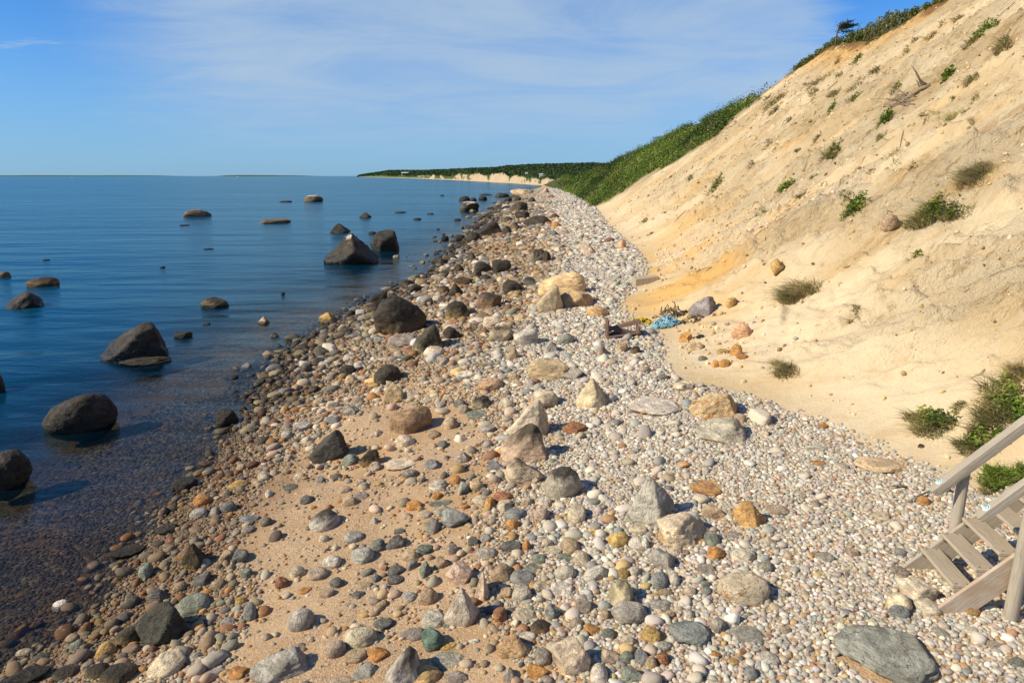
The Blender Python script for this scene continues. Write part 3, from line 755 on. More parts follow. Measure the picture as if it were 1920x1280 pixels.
 ('7', (1498, 598, 1684, 750), (.43, .40, .34), 's', dict(), 'tilted grey beige slab before the olive tan upright boulder', 'the tilted grey slab'),
 ('5', (553, 948, 742, 1118), (.36, .38, .29), 'w', dict(dark=.62), 'algae pale and black pointed rock in the wet pebbles, bottom left', 'the algae pointed rock'),
 ('5', (728, 713, 832, 813), (.42, .26, .05), 'p', dict(dark=.55), 'golden olive pointed rock with a black top by the water', 'the golden olive rock'),
 ('5', (590, 1138, 738, 1264), (.52, .43, .29), 'b', dict(), 'beige box-shaped stone at the bottom left', 'the beige box-shaped stone'),
 ('5', (1003, 1153, 1238, 1264), (.30, .27, .225), 'w', dict(depth=.6), 'grey brown wedge stone lying on the front sand, lower left', 'the grey brown wedge stone'),
 ('5', (1149, 966, 1257, 1068), (.42, .39, .33), 'r', dict(), 'grey round boulder with a cleft top alone on the sand', 'the cleft grey boulder'),
 ('5', (1234, 576, 1357, 670), (.44, .39, .31), 'r', dict(dark=.3), 'grey brown round boulder alone on the coarse sand', 'the lone grey brown boulder'),
 ('5', (704, 913, 834, 1008), (.24, .26, .20), 'r', dict(dark=.1), 'greenish grey round boulder in the wet left pebbles', 'the greenish grey round boulder'),
 ('5', (20, 1212, 200, 1295), 'k', 'a', dict(dark=.5), 'black brown rock at the bottom left corner', 'the bottom left black rock'),
 ('4', (450, 358, 567, 442), (.30, .275, .27), 'w', dict(), 'grey mauve slab of rock stuck in the sand behind the rope heap', 'the grey slab behind the rope'),
 ('4', (638, 472, 730, 548), (.60, .36, .20), 'd', dict(), 'peach rounded boulder half buried in the sand slope', 'the half buried peach boulder'),
 ('3', (1295, 940, 1357, 1002), (.34, .24, .16), 's', dict(), 'flat brown plate of rock stuck in the bluff face', 'the brown plate in the bluff'),
]
# reg, box, colour, shape(, options) - smaller stones read off the picture
STONES = """
1 1572 228 1642 238 k s sea|1 1010 362 1065 370 k s sea|1 242 556 278 566 k s sea|1 898 596 930 608 k s sea|1 1145 496 1200 503 k s sea|1 1580 740 1602 754 k r sea
1 1140 910 1185 925 B s sea|1 1300 1205 1340 1228 k r sea|2 390 400 435 418 k r sea|2 722 298 760 306 k s sea|2 645 325 690 336 k s sea|2 873 328 912 342 k r sea
2 775 385 795 392 k s sea|2 800 425 845 452 k r sea|2 755 452 790 460 k s sea|2 795 195 820 203 k r sea|2 915 375 932 386 k r sea|2 955 405 975 424 k r|2 500 700 552 720 k s sea|2 620 692 650 712 k r sea
2 755 548 850 590 k a|2 785 620 850 662 v r|2 830 530 890 568 k a|2 500 745 570 792 B a|2 735 775 760 820 B r|2 950 520 1005 572 k a|2 420 1000 500 1032 b s|2 750 750 832 812 G a
2 1030 875 1152 937 c a|2 1210 855 1292 907 t a|2 930 910 1012 962 t a|2 1455 965 1552 1042 n a|2 1370 1010 1462 1087 g a|2 1160 1055 1237 1122 t w|2 600 690 720 745 k a|2 1140 370 1200 420 k a|2 1190 350 1250 395 B a|2 1290 210 1335 240 k r|2 1205 205 1250 235 k a|2 1150 210 1200 240 k a
2 1390 195 1440 215 r s|2 1015 300 1120 322 k a|2 1110 265 1175 290 k a|2 1150 320 1210 345 k r|2 1020 345 1060 362 k a|2 640 745 735 775 d s|2 1630 770 1690 800 d s|2 1280 800 1380 870 G a|2 960 620 1030 668 B a|2 1020 640 1080 680 k a|2 870 585 930 630 k r
5 555 790 612 866 n a|5 590 895 662 962 d r|5 461 1045 562 1132 v r|5 385 1105 463 1180 y r|5 400 1190 548 1290 v d|5 215 1205 317 1267 B r|5 340 1195 437 1262 v r|5 972 945 1030 1032 b r|5 770 832 847 892 d a|5 690 870 747 914 t r|5 870 743 937 797 t b
5 930 742 997 802 d s|5 800 775 842 817 g r|5 1100 845 1162 900 r a|5 1159 805 1222 857 c r|5 1225 810 1312 867 p r|5 1030 430 1077 474 c r|5 1060 505 1092 539 w r|5 774 515 852 572 o r|5 909 460 1002 507 y r|5 759 575 827 622 g r|5 839 568 882 614 m r|5 879 548 947 602 d r
5 945 400 982 434 t r|5 1199 520 1257 562 d a|5 964 645 1022 682 m r|5 1274 680 1317 717 c r|5 1044 1072 1087 1110 c r|5 1294 1105 1372 1180 p r|5 905 1198 1007 1264 o a|5 739 1150 807 1202 G r|5 779 1170 827 1207 c r|5 209 925 267 974 w r|5 279 1105 332 1152 n r|5 454 990 522 1037 d r
5 60 1130 127 1167 c r|5 960 815 1012 862 n r|5 1319 850 1367 897 d r|5 1274 895 1337 937 t r|5 1189 895 1247 922 o s|5 837 858 902 907 t r|5 954 600 1037 642 b a|5 799 895 852 932 o r|5 800 1225 897 1252 g s|5 940 930 985 972 y r|5 1170 1118 1225 1150 m s|5 880 1010 945 1055 g r
5 1120 165 1160 205 y r|5 1170 235 1245 275 m a|5 1125 265 1170 305 g r|5 1205 290 1250 325 c r|5 1135 360 1175 395 c r|5 1180 435 1220 465 p r|5 1265 450 1300 482 b r|5 700 1030 745 1060 y s|5 190 1030 245 1070 v r
6 820 278 917 347 p a|6 470 190 542 252 t b|6 1390 330 1492 407 c r|6 1190 400 1332 462 n s|6 1120 335 1207 397 d r|6 1145 370 1217 432 c r|6 1045 440 1152 527 t d|6 770 545 892 630 c r|6 960 527 1042 577 t r|6 1010 355 1082 397 w a|6 460 375 557 447 g a|6 450 665 542 747 n r
6 615 522 707 572 p a|6 615 715 692 777 c a|6 700 690 902 772 c s|6 945 700 1052 767 b a|6 1135 650 1222 727 m a|6 1320 700 1412 777 b a|6 1430 985 1562 1072 b r|6 1045 980 1212 1112 b a|6 835 940 932 1012 o r|6 905 1003 992 1062 c r|6 1005 995 1072 1052 G r|6 945 1045 1042 1152 m r
6 970 945 1117 987 n s|6 1140 830 1217 922 g a|6 1215 815 1307 897 t r|6 990 900 1062 947 o r|6 1095 795 1167 857 o r|6 970 808 1092 892 G a|6 1600 985 1702 1077 p r|6 1805 960 1917 1092 c r|6 1525 920 1597 992 p r|6 1350 890 1482 962 r a|6 1230 910 1342 972 c r|6 1310 925 1372 1007 o r
6 1380 940 1472 1022 c a|6 1700 615 1777 652 b r|6 1630 920 1712 992 w r|6 1430 1050 1517 1132 o r|6 450 918 547 987 t r|6 520 900 617 947 m a|6 205 920 287 972 d a|6 430 855 512 907 p r|6 620 1040 674 1092 w a|6 160 780 237 830 c r|6 385 775 462 832 d a|6 100 850 192 892 d s
6 530 810 592 852 p r|6 810 750 917 822 m r|6 760 1115 832 1152 d a|6 160 475 275 540 g s|6 90 530 160 585 g r|6 205 570 290 615 c r|6 350 350 440 410 c a|6 280 330 350 380 t a|6 620 265 705 320 c r|6 1020 585 1100 640 d a|6 1280 490 1380 555 g s|6 1700 560 1790 600 c r
6 1650 655 1725 705 w r|6 1085 140 1165 195 m r|6 1130 170 1250 225 w s|6 1540 220 1610 275 w r|6 1440 180 1540 235 t a|6 920 330 1000 370 c r|6 1220 40 1300 80 t r|6 1290 120 1370 150 m r
7 160 330 282 427 g r|7 10 375 112 452 w r|7 255 295 332 367 n a|7 335 262 442 352 d a|7 125 255 227 317 g r|7 425 355 512 422 t a|7 495 318 587 377 n r|7 645 320 710 382 m b|7 440 400 512 457 m a|7 345 425 442 487 d r|7 510 405 577 487 n p|7 580 375 672 452 t a
7 795 335 912 410 G r|7 915 305 1037 374 d b|7 760 285 822 340 d a|7 820 268 887 324 g a|7 875 415 992 517 t d|7 975 448 1107 537 b r|7 795 465 877 607 p p|7 500 540 607 639 t r|7 415 568 502 627 g r|7 520 660 652 759 G r|7 630 722 727 757 n s|7 285 608 352 660 t a
7 345 480 432 532 d r|7 265 478 312 522 b r|7 205 515 272 557 t r|7 55 490 127 552 d r|7 0 545 77 602 p r|7 160 560 232 607 d s|7 310 430 352 467 r a|7 980 645 1122 742 c s|7 890 640 967 737 r a|7 985 525 1092 622 G d|7 920 540 997 607 t a|7 1090 510 1172 572 c a
7 1185 515 1312 597 w a|7 1080 710 1192 792 B r|7 1020 770 1117 827 w r|7 845 635 892 692 d r|7 415 755 532 827 m a|7 610 830 702 872 y s|7 575 880 757 967 g s|7 275 700 392 777 d a|7 20 810 132 914 p r|7 125 860 247 937 t r|7 245 838 362 927 o a|7 160 935 302 1020 g a
7 630 975 762 1046 m a|7 935 950 1005 1042 m r|7 1060 935 1182 1017 o a|7 1105 845 1192 947 m r|7 1390 925 1482 1046 w r|7 1430 850 1547 937 p a|7 1240 280 1337 377 t r|7 1480 252 1597 342 y r|7 1585 280 1692 362 w r|7 1590 220 1687 277 c r|7 1305 345 1387 437 c r|7 1360 415 1482 522 w a
7 1205 415 1322 512 G d|7 1365 338 1447 392 w r|7 1140 290 1202 342 c r|7 1150 330 1252 377 c r|7 1225 370 1302 414 n a|7 1085 372 1167 427 n r|7 1050 425 1147 477 n s|7 1040 300 1082 367 o r|7 1530 445 1592 507 y r|7 1590 430 1657 492 w r|7 1690 330 1832 462 g a|7 1700 450 1792 557 b r
7 1790 460 1852 542 w r|7 1155 620 1242 717 b a|7 1310 600 1402 682 m a|7 1435 650 1492 717 t a|7 1280 700 1357 757 p r|7 1350 735 1442 797 o a|7 1445 750 1527 817 n r|7 1210 765 1267 812 w r|7 1540 785 1622 852 c r|7 1650 745 1762 832 y r|7 1690 605 1807 672 g r|7 1870 650 1922 714 w r
7 1730 820 1817 882 g r|7 1540 870 1617 937 n r|7 1615 855 1692 942 b r|7 1730 878 1797 947 r b|7 1550 940 1672 1044 n a|7 1670 900 1737 967 t a|7 1100 185 1180 210 m r|7 30 1000 200 1046 p a|7 790 935 830 965 t s|7 760 810 820 840 w a
8 310 375 432 462 t a|8 475 460 542 497 n a|8 320 510 404 602 n r|8 330 590 427 664 o a|8 285 678 384 737 m r|8 455 585 577 672 w s|8 585 660 667 722 G r|8 45 850 162 917 g r|8 115 905 177 957 t a|8 220 905 272 962 w r|8 85 1065 162 1122 g r|8 5 990 112 1077 y a
8 350 938 432 1032 G d|8 1260 680 1347 747 m a|8 860 165 937 197 o s|8 980 175 1047 217 w a|8 830 80 932 122 G r|8 1165 415 1247 462 c r|8 850 358 907 407 m r|8 635 380 747 437 p r|8 880 615 972 672 G r|8 1025 600 1102 652 p s|8 1275 600 1332 647 b r|8 520 1185 592 1262 b r
8 600 1115 702 1187 w r|8 355 1115 412 1162 o b|8 85 1120 147 1187 r r|8 220 785 282 847 c r|8 310 790 362 842 b r|8 75 805 167 852 t a|8 1460 1000 1542 1047 g r|8 1610 985 1687 1032 w r|8 1410 1185 1492 1247 r r|8 1850 1140 1922 1202 n r|8 1250 1220 1312 1285 G b|8 1730 1065 1812 1102 m r
8 0 545 47 617 w r|8 135 590 217 642 c r|8 1390 340 1452 392 o r|8 680 800 747 857 g r|8 615 845 657 892 w r|8 440 1150 500 1190 y r|8 490 1100 540 1135 r r|8 930 1180 1000 1235 w r|8 700 990 760 1035 c r|8 600 550 680 590 c r|8 430 520 510 560 g s|8 770 320 830 350 w r|8 1250 880 1350 955 b r
4 645 870 702 917 p r|4 610 365 657 407 y s|4 405 518 467 564 o b|4 630 572 687 624 o a|4 580 635 632 672 o r|4 655 610 712 637 o s|4 550 640 582 674 o r|4 490 622 530 647 d r|4 480 530 522 548 k s|4 380 730 467 777 c a|4 440 555 522 602 t b|4 760 940 807 982 c a|4 1020 910 1062 942 o a|4 1455 1010 1480 1028 B s
4 570 590 632 618 y s|4 190 575 235 620 B r|4 40 575 100 630 p a|4 130 560 180 610 t a|4 810 195 868 252 y b
"""
PL = []          # placed stones: (object, px, py, short, width px, colour, shape, label)
for reg, bx, colr, shp, opt, label, short in BOULDERS:
    o = place_stone('boulder', R(reg, *bx), colr, shp, **opt)
    b_ = R(reg, *bx)
    o['crack'] = float(RS(len(PL) + 50).choice([0, .3, .6]))
    tag(o, label, 'boulder', SEA if opt.get('sea') else BIG)
    PL.append([o, (b_[0] + b_[2]) / 2, (b_[1] + b_[3]) / 2, short])
ST = []
for item in STONES.replace('\n', '|').split('|'):
    q = item.split()
    if len(q) < 7: continue
    bx = tuple(float(v) for v in q[1:5]); bx = R(q[0], *bx)
    sea = len(q) > 7
    rr = RS(int(bx[0] * 7 + bx[1]))
    o = place_stone('stone', bx, q[5], q[6], sea=sea, dark=.0 if q[5] not in 'Bv' else .3, rust=.12 if q[5] in 'ctp' and rr.rand() < .4 else 0, sink=.42)
    if o is None: continue
    ST.append([o, (bx[0] + bx[2]) / 2, (bx[1] + bx[3]) / 2, bx[2] - bx[0], q[5], q[6], sea])

# every label says where the stone lies next to the boulders one can find
USED = {}
def rel(px, py, ax, ay):
    dx, dy = px - ax, py - ay
    if abs(dx) > 1.3 * abs(dy): return 'right of' if dx > 0 else 'left of'
    if abs(dy) > 1.3 * abs(dx): return 'below' if dy > 0 else 'above'
    return ('low' if dy > 0 else 'up') + (' right of' if dx > 0 else ' left of')
for (o, px, py, wpx, cc, sh, sea) in ST:
    near = sorted(PL, key=lambda a: (a[1] - px) ** 2 + (a[2] - py) ** 2)[:7]
    size = 'small' if wpx < 28 else ('large' if wpx > 44 else 'mid-sized')
    what = 'rock in the sea' if sea else 'stone'
    lab = None
    for a in near:
        for extra in ('', 'size', 'shape'):
            adj = {'': CN[cc], 'size': size + ' ' + CN[cc], 'shape': CN[cc] + ' ' + SHN[sh]}[extra]
            cand = f"{adj} {what} {rel(px, py, a[1], a[2])} {a[3]}"
            if cand not in USED and len(cand.split()) <= 16: lab = cand; break
        if lab: break
    if lab is None: lab = f"{size} {CN[cc]} {SHN[sh]} {what} between {near[0][3]} and {near[1][3]}"
    USED[lab] = 1
    tag(o, lab, 'rock' if sea else 'stone', 'small rocks breaking the sea surface' if sea else 'loose stones on the beach')
print('stones', len(PL), len(ST))
# ------------------------------------------------------------------ shingle: pebbles past counting, one object
def mat_pebble():
    m, t, b = material('pebbles', 0.8, 0.3)
    P = t.node('ShaderNodeNewGeometry').outputs['Position']
    c = t.attr('col', 'Color'); n = t.noise(P, 75, 4, .65); n2 = t.noise(P, 22, 3)
    c = t.mix(t.math('MULTIPLY', t.step(n, .5, .72), .45), c, t.mix(1., c, (.55, .5, .45), 'MULTIPLY'))
    c = t.mix(t.math('MULTIPLY', t.step(n2, .56, .7), .3), c, (.5, .42, .3))
    t.l.new(c, b.inputs['Base Color'])
    t.l.new(t.bump(n, .4, .012), b.inputs['Normal'])
    return m
M['pebble'] = mat_pebble()

GX0, GY0, GR = -9.0, 3.0, .04
occ = np.zeros((int(24 / GR), int(60 / GR)), bool)
def mark(x, y, rx, ry):
    i0 = int((x - rx - GX0) / GR); i1 = int((x + rx - GX0) / GR) + 1; j0 = int((y - ry - GY0) / GR); j1 = int((y + ry - GY0) / GR) + 1
    i0 = max(i0, 0); j0 = max(j0, 0); i1 = min(i1, occ.shape[0]); j1 = min(j1, occ.shape[1])
    if i1 <= i0 or j1 <= j0: return None
    I, J = np.ogrid[i0:i1, j0:j1]
    mk_ = ((I * GR + GX0 - x) / max(rx, GR)) ** 2 + ((J * GR + GY0 - y) / max(ry, GR)) ** 2 <= 1
    return (slice(i0, i1), slice(j0, j1)), mk_
for (x, y, rx, ry) in OCC:
    r = mark(x, y, rx, ry)
    if r: occ[r[0]] |= r[1]
def occ_at(x, y):
    i = ((x - GX0) / GR).astype(int); j = ((y - GY0) / GR).astype(int)
    ok = (i >= 0) & (j >= 0) & (i < occ.shape[0]) & (j < occ.shape[1])
    out = np.zeros(len(x), bool); out[ok] = occ[i[ok], j[ok]]
    return out

def zones(x, y):
    """0..1 share of ground covered by pebbles, and how far towards the clean upper shingle"""
    z = height(x, y, False); px, py, d = project(x, y, z)
    L1 = np.interp(py, [440, 560, 600, 640, 680, 740, 800, 900, 1000, 1100, 1280], [700, 760, 800, 800, 800, 870, 900, 880, 860, 890, 990])
    L2 = np.interp(py, [440, 560, 640, 700, 760, 800, 850, 900, 1000, 1100, 1280], [760, 800, 790, 770, 690, 610, 560, 490, 450, 470, 420])
    nz = 60 * fbm2(x * 1.3, y * 1.3, 61, 3) / np.maximum(d / 9., .6)
    right = sstep(-25, 45, px - L1 + nz * 1.6); left = sstep(30, -25, px - L2 + nz)
    mid = .05 + .12 * sstep(.05, .22, fbm2(x * .9, y * .9, 62, 3))
    mid = np.where(py < 760, mid + .35, mid)
    cov = np.maximum(np.maximum(right, left * .92), mid)
    e = x - foot(y)
    cov = cov * sstep(.35, -.15, e + .35 * fbm2(x * 1.8, y * 1.8, 63, 3))
    bay = (px > 1215) & (px < 1330) & (py > 560) & (py < 735)
    cov = np.where(bay & (px > 1235 + .35 * (py - 620)), cov * .12, cov)
    depth = shore(y) - x
    cov = np.where(depth > 0, cov * np.clip(.85 - depth / 4.0, 0, 1), cov)
    seam = np.interp(py, [340, 360, 400, 440, 500, 560, 640], [1020, 1010, 1030, 1040, 1050, 1020, 960])
    cov = np.where(py < 640, np.minimum(cov, 1 - .62 * sstep(60, -60, px - seam + nz) * sstep(-.05, .12, fbm2(x * .7, y * .45, 66, 3)) * sstep(660, 600, py)), cov)
    up = np.clip(right * sstep(-60, 260, px - L1), 0, 1)
    up = np.where(py < 640, sstep(-50, 60, px - seam + nz), up)
    return cov, up, z

PAL = np.array([C[k] for k in 'wcptogrbdmynG']); PAL = PAL * .8 + PAL.mean(1, keepdims=True) * np.array([.215, .2, .15])
W_UP = np.array([.13, .28, .15, .05, .02, .12, .015, .03, .012, .035, .02, .015, .20])
W_LO = np.array([.03, .11, .09, .19, .10, .13, .08, .03, .05, .07, .06, .03, .07])
W_UP /= W_UP.sum(); W_LO /= W_LO.sum()

def make_pebbles():
    rng = RS(5)
    xs, ys, ss, lev = [], [], [], []
    # the bed: a jittered grid that coarsens with distance
    y = 4.2
    while y < 230:
        s = .044 * max(1.0, y / 9.0) ** .68
        x0 = float(shore(y)) - (4.0 if y < 16 else 1.0); x1 = float(foot(y)) + .35
        n = int((x1 - x0) / s)
        if n > 0:
            X = x0 + (np.arange(n) + rng.rand(n)) * s; Yv = y + (rng.rand(n) - .5) * s * 1.1
            size = s * .60 * np.exp(rng.normal(size=n) * .22)
            lft = X < shore(Yv) + 1.8
            size = np.where(lft, size * .85, size)
            xs.append(X); ys.append(Yv); ss.append(size); lev.append(np.zeros(n))
            k = rng.rand(n) < .5          # fines between
            xs.append(X[k] + rng.normal(size=k.sum()) * s * .6); ys.append(Yv[k] + rng.normal(size=k.sum()) * s * .6); ss.append(size[k] * .55); lev.append(np.zeros(k.sum()))
        y += s
    X = np.concatenate(xs); Yv = np.concatenate(ys); S = np.concatenate(ss)
    cov, up, z = zones(X, Yv)
    keep = (rng.rand(len(X)) < cov) & (~occ_at(X, Yv))
    X, Yv, S, up = X[keep], Yv[keep], S[keep], up[keep]
    # larger cobbles lying on the bed
    n = 26000
    Yc = 4.2 * np.exp(rng.rand(n) * math.log(120 / 4.2)); f0 = shore(Yc) - .8; Xc = f0 + rng.rand(n) * (foot(Yc) - f0)
    Sc = np.clip(.040 * np.exp(np.abs(rng.normal(size=n)) * .45), .03, .105) * np.maximum(1, Yc / 9.0) ** .55
    cov, upc, z = zones(Xc, Yc); pxc = project(Xc, Yc, z)[0]; Sc = Sc * np.where((pxc > 1330) & (Yc < 14), .72, 1.0)
    pr = np.where(upc > .75, np.where((Yc < 9.5) & (pxc < 1330), .75, .34), cov * .75 + .06)
    q = rng.rand(n) < pr * .8
    Xc, Yc, Sc, upc = Xc[q], Yc[q], Sc[q], upc[q]
    o = np.argsort(-Sc); kept = []
    for i in o:
        r = mark(Xc[i], Yc[i], Sc[i] * .8, Sc[i] * .8)
        if r is None:
            if Yc[i] > 55: kept.append(i)
            continue
        if occ[r[0]][r[1]].any(): continue
        occ[r[0]] |= r[1]; kept.append(i)
    kept = np.array(kept)
    Xc, Yc, Sc, upc = Xc[kept], Yc[kept], Sc[kept], upc[kept]
    keep = ~occ_at(X, Yv)
    nb_ = keep.sum()
    X = np.concatenate([X[keep], Xc]); Yv = np.concatenate([Yv[keep], Yc]); S = np.concatenate([S[keep], Sc]); up = np.concatenate([up[keep], upc])
    big = np.concatenate([np.zeros(nb_, bool), np.ones(len(Xc), bool)])
    N_ = len(X); Z = height(X, Yv)
    # colours
    r = rng.rand(N_); cu = np.cumsum(W_UP); cl_ = np.cumsum(W_LO)
    cu[-1] = cl_[-1] = 1.0
    mixu = rng.rand(N_) < np.clip(up + .12, 0, 1)
    idx = np.where(mixu, np.searchsorted(cu, r), np.searchsorted(cl_, r))
    colr = PAL[idx] * np.exp(rng.normal(size=(N_, 1)) * .16) * (1 + rng.normal(size=(N_, 3)) * .03)
    lo_m = (1 - np.clip(up * 1.2, 0, 1))[:, None]; colr = colr * (1 - lo_m * np.where(Yv[:, None] > 15, np.array([.26, .34, .45]), np.array([.10, .20, .32])))
    dcol = np.exp(-np.maximum(X - shore(Yv), 0) / .35)
    wet = np.maximum(sstep(.20, .03, Z + .05 * rng.normal(size=N_)), sstep(2.3, .7, X - shore(Yv) + .3 * rng.normal(size=N_)) * sstep(14, 9, Yv) * .85)
    colr = colr * (1 - wet[:, None] * np.array([.52, .55, .60]))
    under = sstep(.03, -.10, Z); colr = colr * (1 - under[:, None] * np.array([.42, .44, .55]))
    farsh = sstep(10, 17, Yv) * sstep(2.4, .3, X - shore(Yv) + .4 * rng.normal(size=N_)) * (rng.rand(N_) < .8)
    colr = colr * (1 - farsh[:, None] * .68)
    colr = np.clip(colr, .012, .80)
    print('pebbles', N_)
    kk = rng.randint(0, 14, N_)
    Vs, Fs, Cs = [], [], []; base = 0
    for lod, sel in ((2, Yv < 15), (1, Yv >= 15)):
        shapes = []
        for k in range(14):
            V, Fc = stone_shape(RS(300 + k), ['round', 'angular', 'round', 'angular', 'dome', 'slab', 'block'][k % 7], lod, 300 + k)
            shapes.append((V, Fc))
        for k, (V, Fc) in enumerate(shapes):
            I = np.where(sel & (kk == k))[0]
            if not len(I): continue
            n = len(I)
            a = rng.rand(n) * 6.283; sx = S[I] * (.85 + .5 * rng.rand(n)); sy = S[I] * (.75 + .35 * rng.rand(n)); sz = S[I] * (.45 + .35 * rng.rand(n))
            Q = V[None] * np.stack([sx, sy, sz], 1)[:, None, :]
            tl = rng.normal(size=n) * .3
            ct, st = np.cos(tl)[:, None], np.sin(tl)[:, None]
            x1 = Q[..., 0] * ct - Q[..., 2] * st; z1 = Q[..., 0] * st + Q[..., 2] * ct
            ca, sa = np.cos(a)[:, None], np.sin(a)[:, None]
            x2 = x1 * ca - Q[..., 1] * sa; y2 = x1 * sa + Q[..., 1] * ca
            lift = np.where(big[I], sz * .28, sz * .12)
            W = np.stack([x2 + X[I][:, None], y2 + Yv[I][:, None], z1 + (Z[I] + lift)[:, None]], -1)
            Vs.append(W.reshape(-1, 3))
            Fs.append((Fc[None] + (base + np.arange(n) * len(V))[:, None, None]).reshape(-1, 3))
            Cs.append(np.repeat(colr[I], len(V), 0)); base += n * len(V)
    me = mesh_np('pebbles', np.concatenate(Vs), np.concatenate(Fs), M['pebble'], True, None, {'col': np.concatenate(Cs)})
    o = tag(link('pebbles', me), 'countless small rounded pebbles and cobbles carpeting the beach', 'pebbles', None, 'stuff')
make_pebbles()

# crumbs of sand and little stones that have rolled onto the bluff face
def make_clods():
    rng = RS(9); n = 22000
    Yc = 8.5 * np.exp(rng.rand(n) * math.log(75 / 8.5)); f = foot(Yc); span = crest(Yc) - f
    e = .4 + (span - .8) * rng.rand(n); Xc = f + e
    dens = fbm2((Yc + .35 * e) * .8, e * .5, 91, 3)
    px, py, d = project(Xc, Yc, height(Xc, Yc, False))
    talus = np.exp(-((py - 640) / 45.) ** 2 - ((px - 1360) / 110.) ** 2) + np.exp(-((py - (470 - .42 * (px - 1300))) / 26.) ** 2) * (px < 1620) * (px > 1230)
    k = rng.rand(n) < np.clip(.12 + 2.4 * np.maximum(dens, 0) * sstep(2, 5, e) + talus, 0, 1)
    k &= (veg_mask(Xc, Yc, height(Xc, Yc, False)) < .3)
    Xc, Yc, talus = Xc[k], Yc[k], talus[k]; n = len(Xc); Z = height(Xc, Yc)
    S = np.minimum(.013 * np.exp(np.abs(rng.normal(size=n)) * .7), .05) * np.maximum(1, Yc / 12.) ** .55
    pal = np.array([(.60, .42, .2), (.66, .5, .29), (.5, .31, .13), (.40, .25, .11), (.24, .15, .08), (.58, .5, .4), (.3, .27, .22)])
    ci = np.where(rng.rand(n) < talus * .8, rng.choice([2, 5, 1, 6, 1, 0], n), rng.choice([0, 0, 1, 1, 1, 2, 3, 4], n))
    colr = np.clip(pal[ci] * np.exp(rng.normal(size=(n, 1)) * .12), 0, .8)
    Vs, Fs, Cs = [], [], []; base = 0
    for kx in range(8):
        V, Fc = stone_shape(RS(500 + kx), 'angular', 2, 500 + kx)
        I = np.arange(kx, n, 8); m_ = len(I)
        Q = V[None] * (S[I][:, None] * rng.uniform(.6, 1.3, (m_, 3)))[:, None, :]
        W = Q + np.stack([Xc[I], Yc[I], Z[I] + S[I] * .12], 1)[:, None, :]
        Vs.append(W.reshape(-1, 3)); Fs.append((Fc[None] + (base + np.arange(m_) * len(V))[:, None, None]).reshape(-1, 3))
        Cs.append(np.repeat(colr[I], len(V), 0)); base += m_ * len(V)
    me = mesh_np('sand_clods', np.concatenate(Vs), np.concatenate(Fs), M['pebble'], True, None, {'col': np.concatenate(Cs)})
    tag(link('sand_clods', me), 'loose sand clods and chips of stone scattered down the bluff face', 'clods', None, 'stuff')
make_clods()


def crowd(name, Xc, Yc, S, colr, label, sd, styles):
    rng = RS(sd); n = len(Xc); Z = np.maximum(height(Xc, Yc), -.05)
    Vs, Fs, Cs = [], [], []; base = 0
    lib = [stone_shape(RS(sd * 10 + i), styles[i % len(styles)], 3, sd * 10 + i) for i in range(40)]
    for i in range(n):
        V, Fc = lib[rng.randint(0, 40)]
        a = rng.rand() * 6.28; Q = V * S[i] * np.array([rng.uniform(.9, 1.5), rng.uniform(.8, 1.2), rng.uniform(.5, .85)])
        Q = np.stack([Q[:, 0] * math.cos(a) - Q[:, 1] * math.sin(a), Q[:, 0] * math.sin(a) + Q[:, 1] * math.cos(a), Q[:, 2]], 1) + np.array([Xc[i], Yc[i], Z[i] + S[i] * .15])
        Vs.append(Q); Fs.append(Fc + base); Cs.append(np.repeat(colr[i:i + 1], len(V), 0)); base += len(V)
    me = mesh_np(name, np.concatenate(Vs), np.concatenate(Fs), M['pebble'], True, None, {'col': np.clip(np.concatenate(Cs), .01, .8)})
    tag(link(name, me), label, 'rocks', None, 'stuff')

def make_shore_rocks():
    """dark rocks crowding the far waterline"""
    rng = RS(12); n = 1000
    Yc = 13 * np.exp(rng.rand(n) ** .9 * math.log(150 / 13.)); off = rng.normal(size=n) * .9 + .45
    off = np.where(Yc > 40, off * 1.7, off); Xc = shore(Yc) + off * np.minimum(1, .6 + Yc / 60.)
    S = np.minimum(.085 * np.exp(rng.normal(size=n) * .55), .2) * np.maximum(1, Yc / 20.) ** .55
    k = ~occ_at(Xc, Yc); Xc, Yc, S = Xc[k], Yc[k], S[k]; n = len(Xc)
    pal = np.array([C['k'], C['B'], C['d'], C['v'], (.07, .055, .035)]); colr = pal[rng.randint(0, 5, n)] * np.exp(rng.normal(size=(n, 1)) * .25)
    crowd('shore_rocks', Xc, Yc, S, colr, 'dark weedy rocks crowding the waterline all the way up the beach', 12, ['angular', 'block', 'round', 'wedge'])
make_shore_rocks()

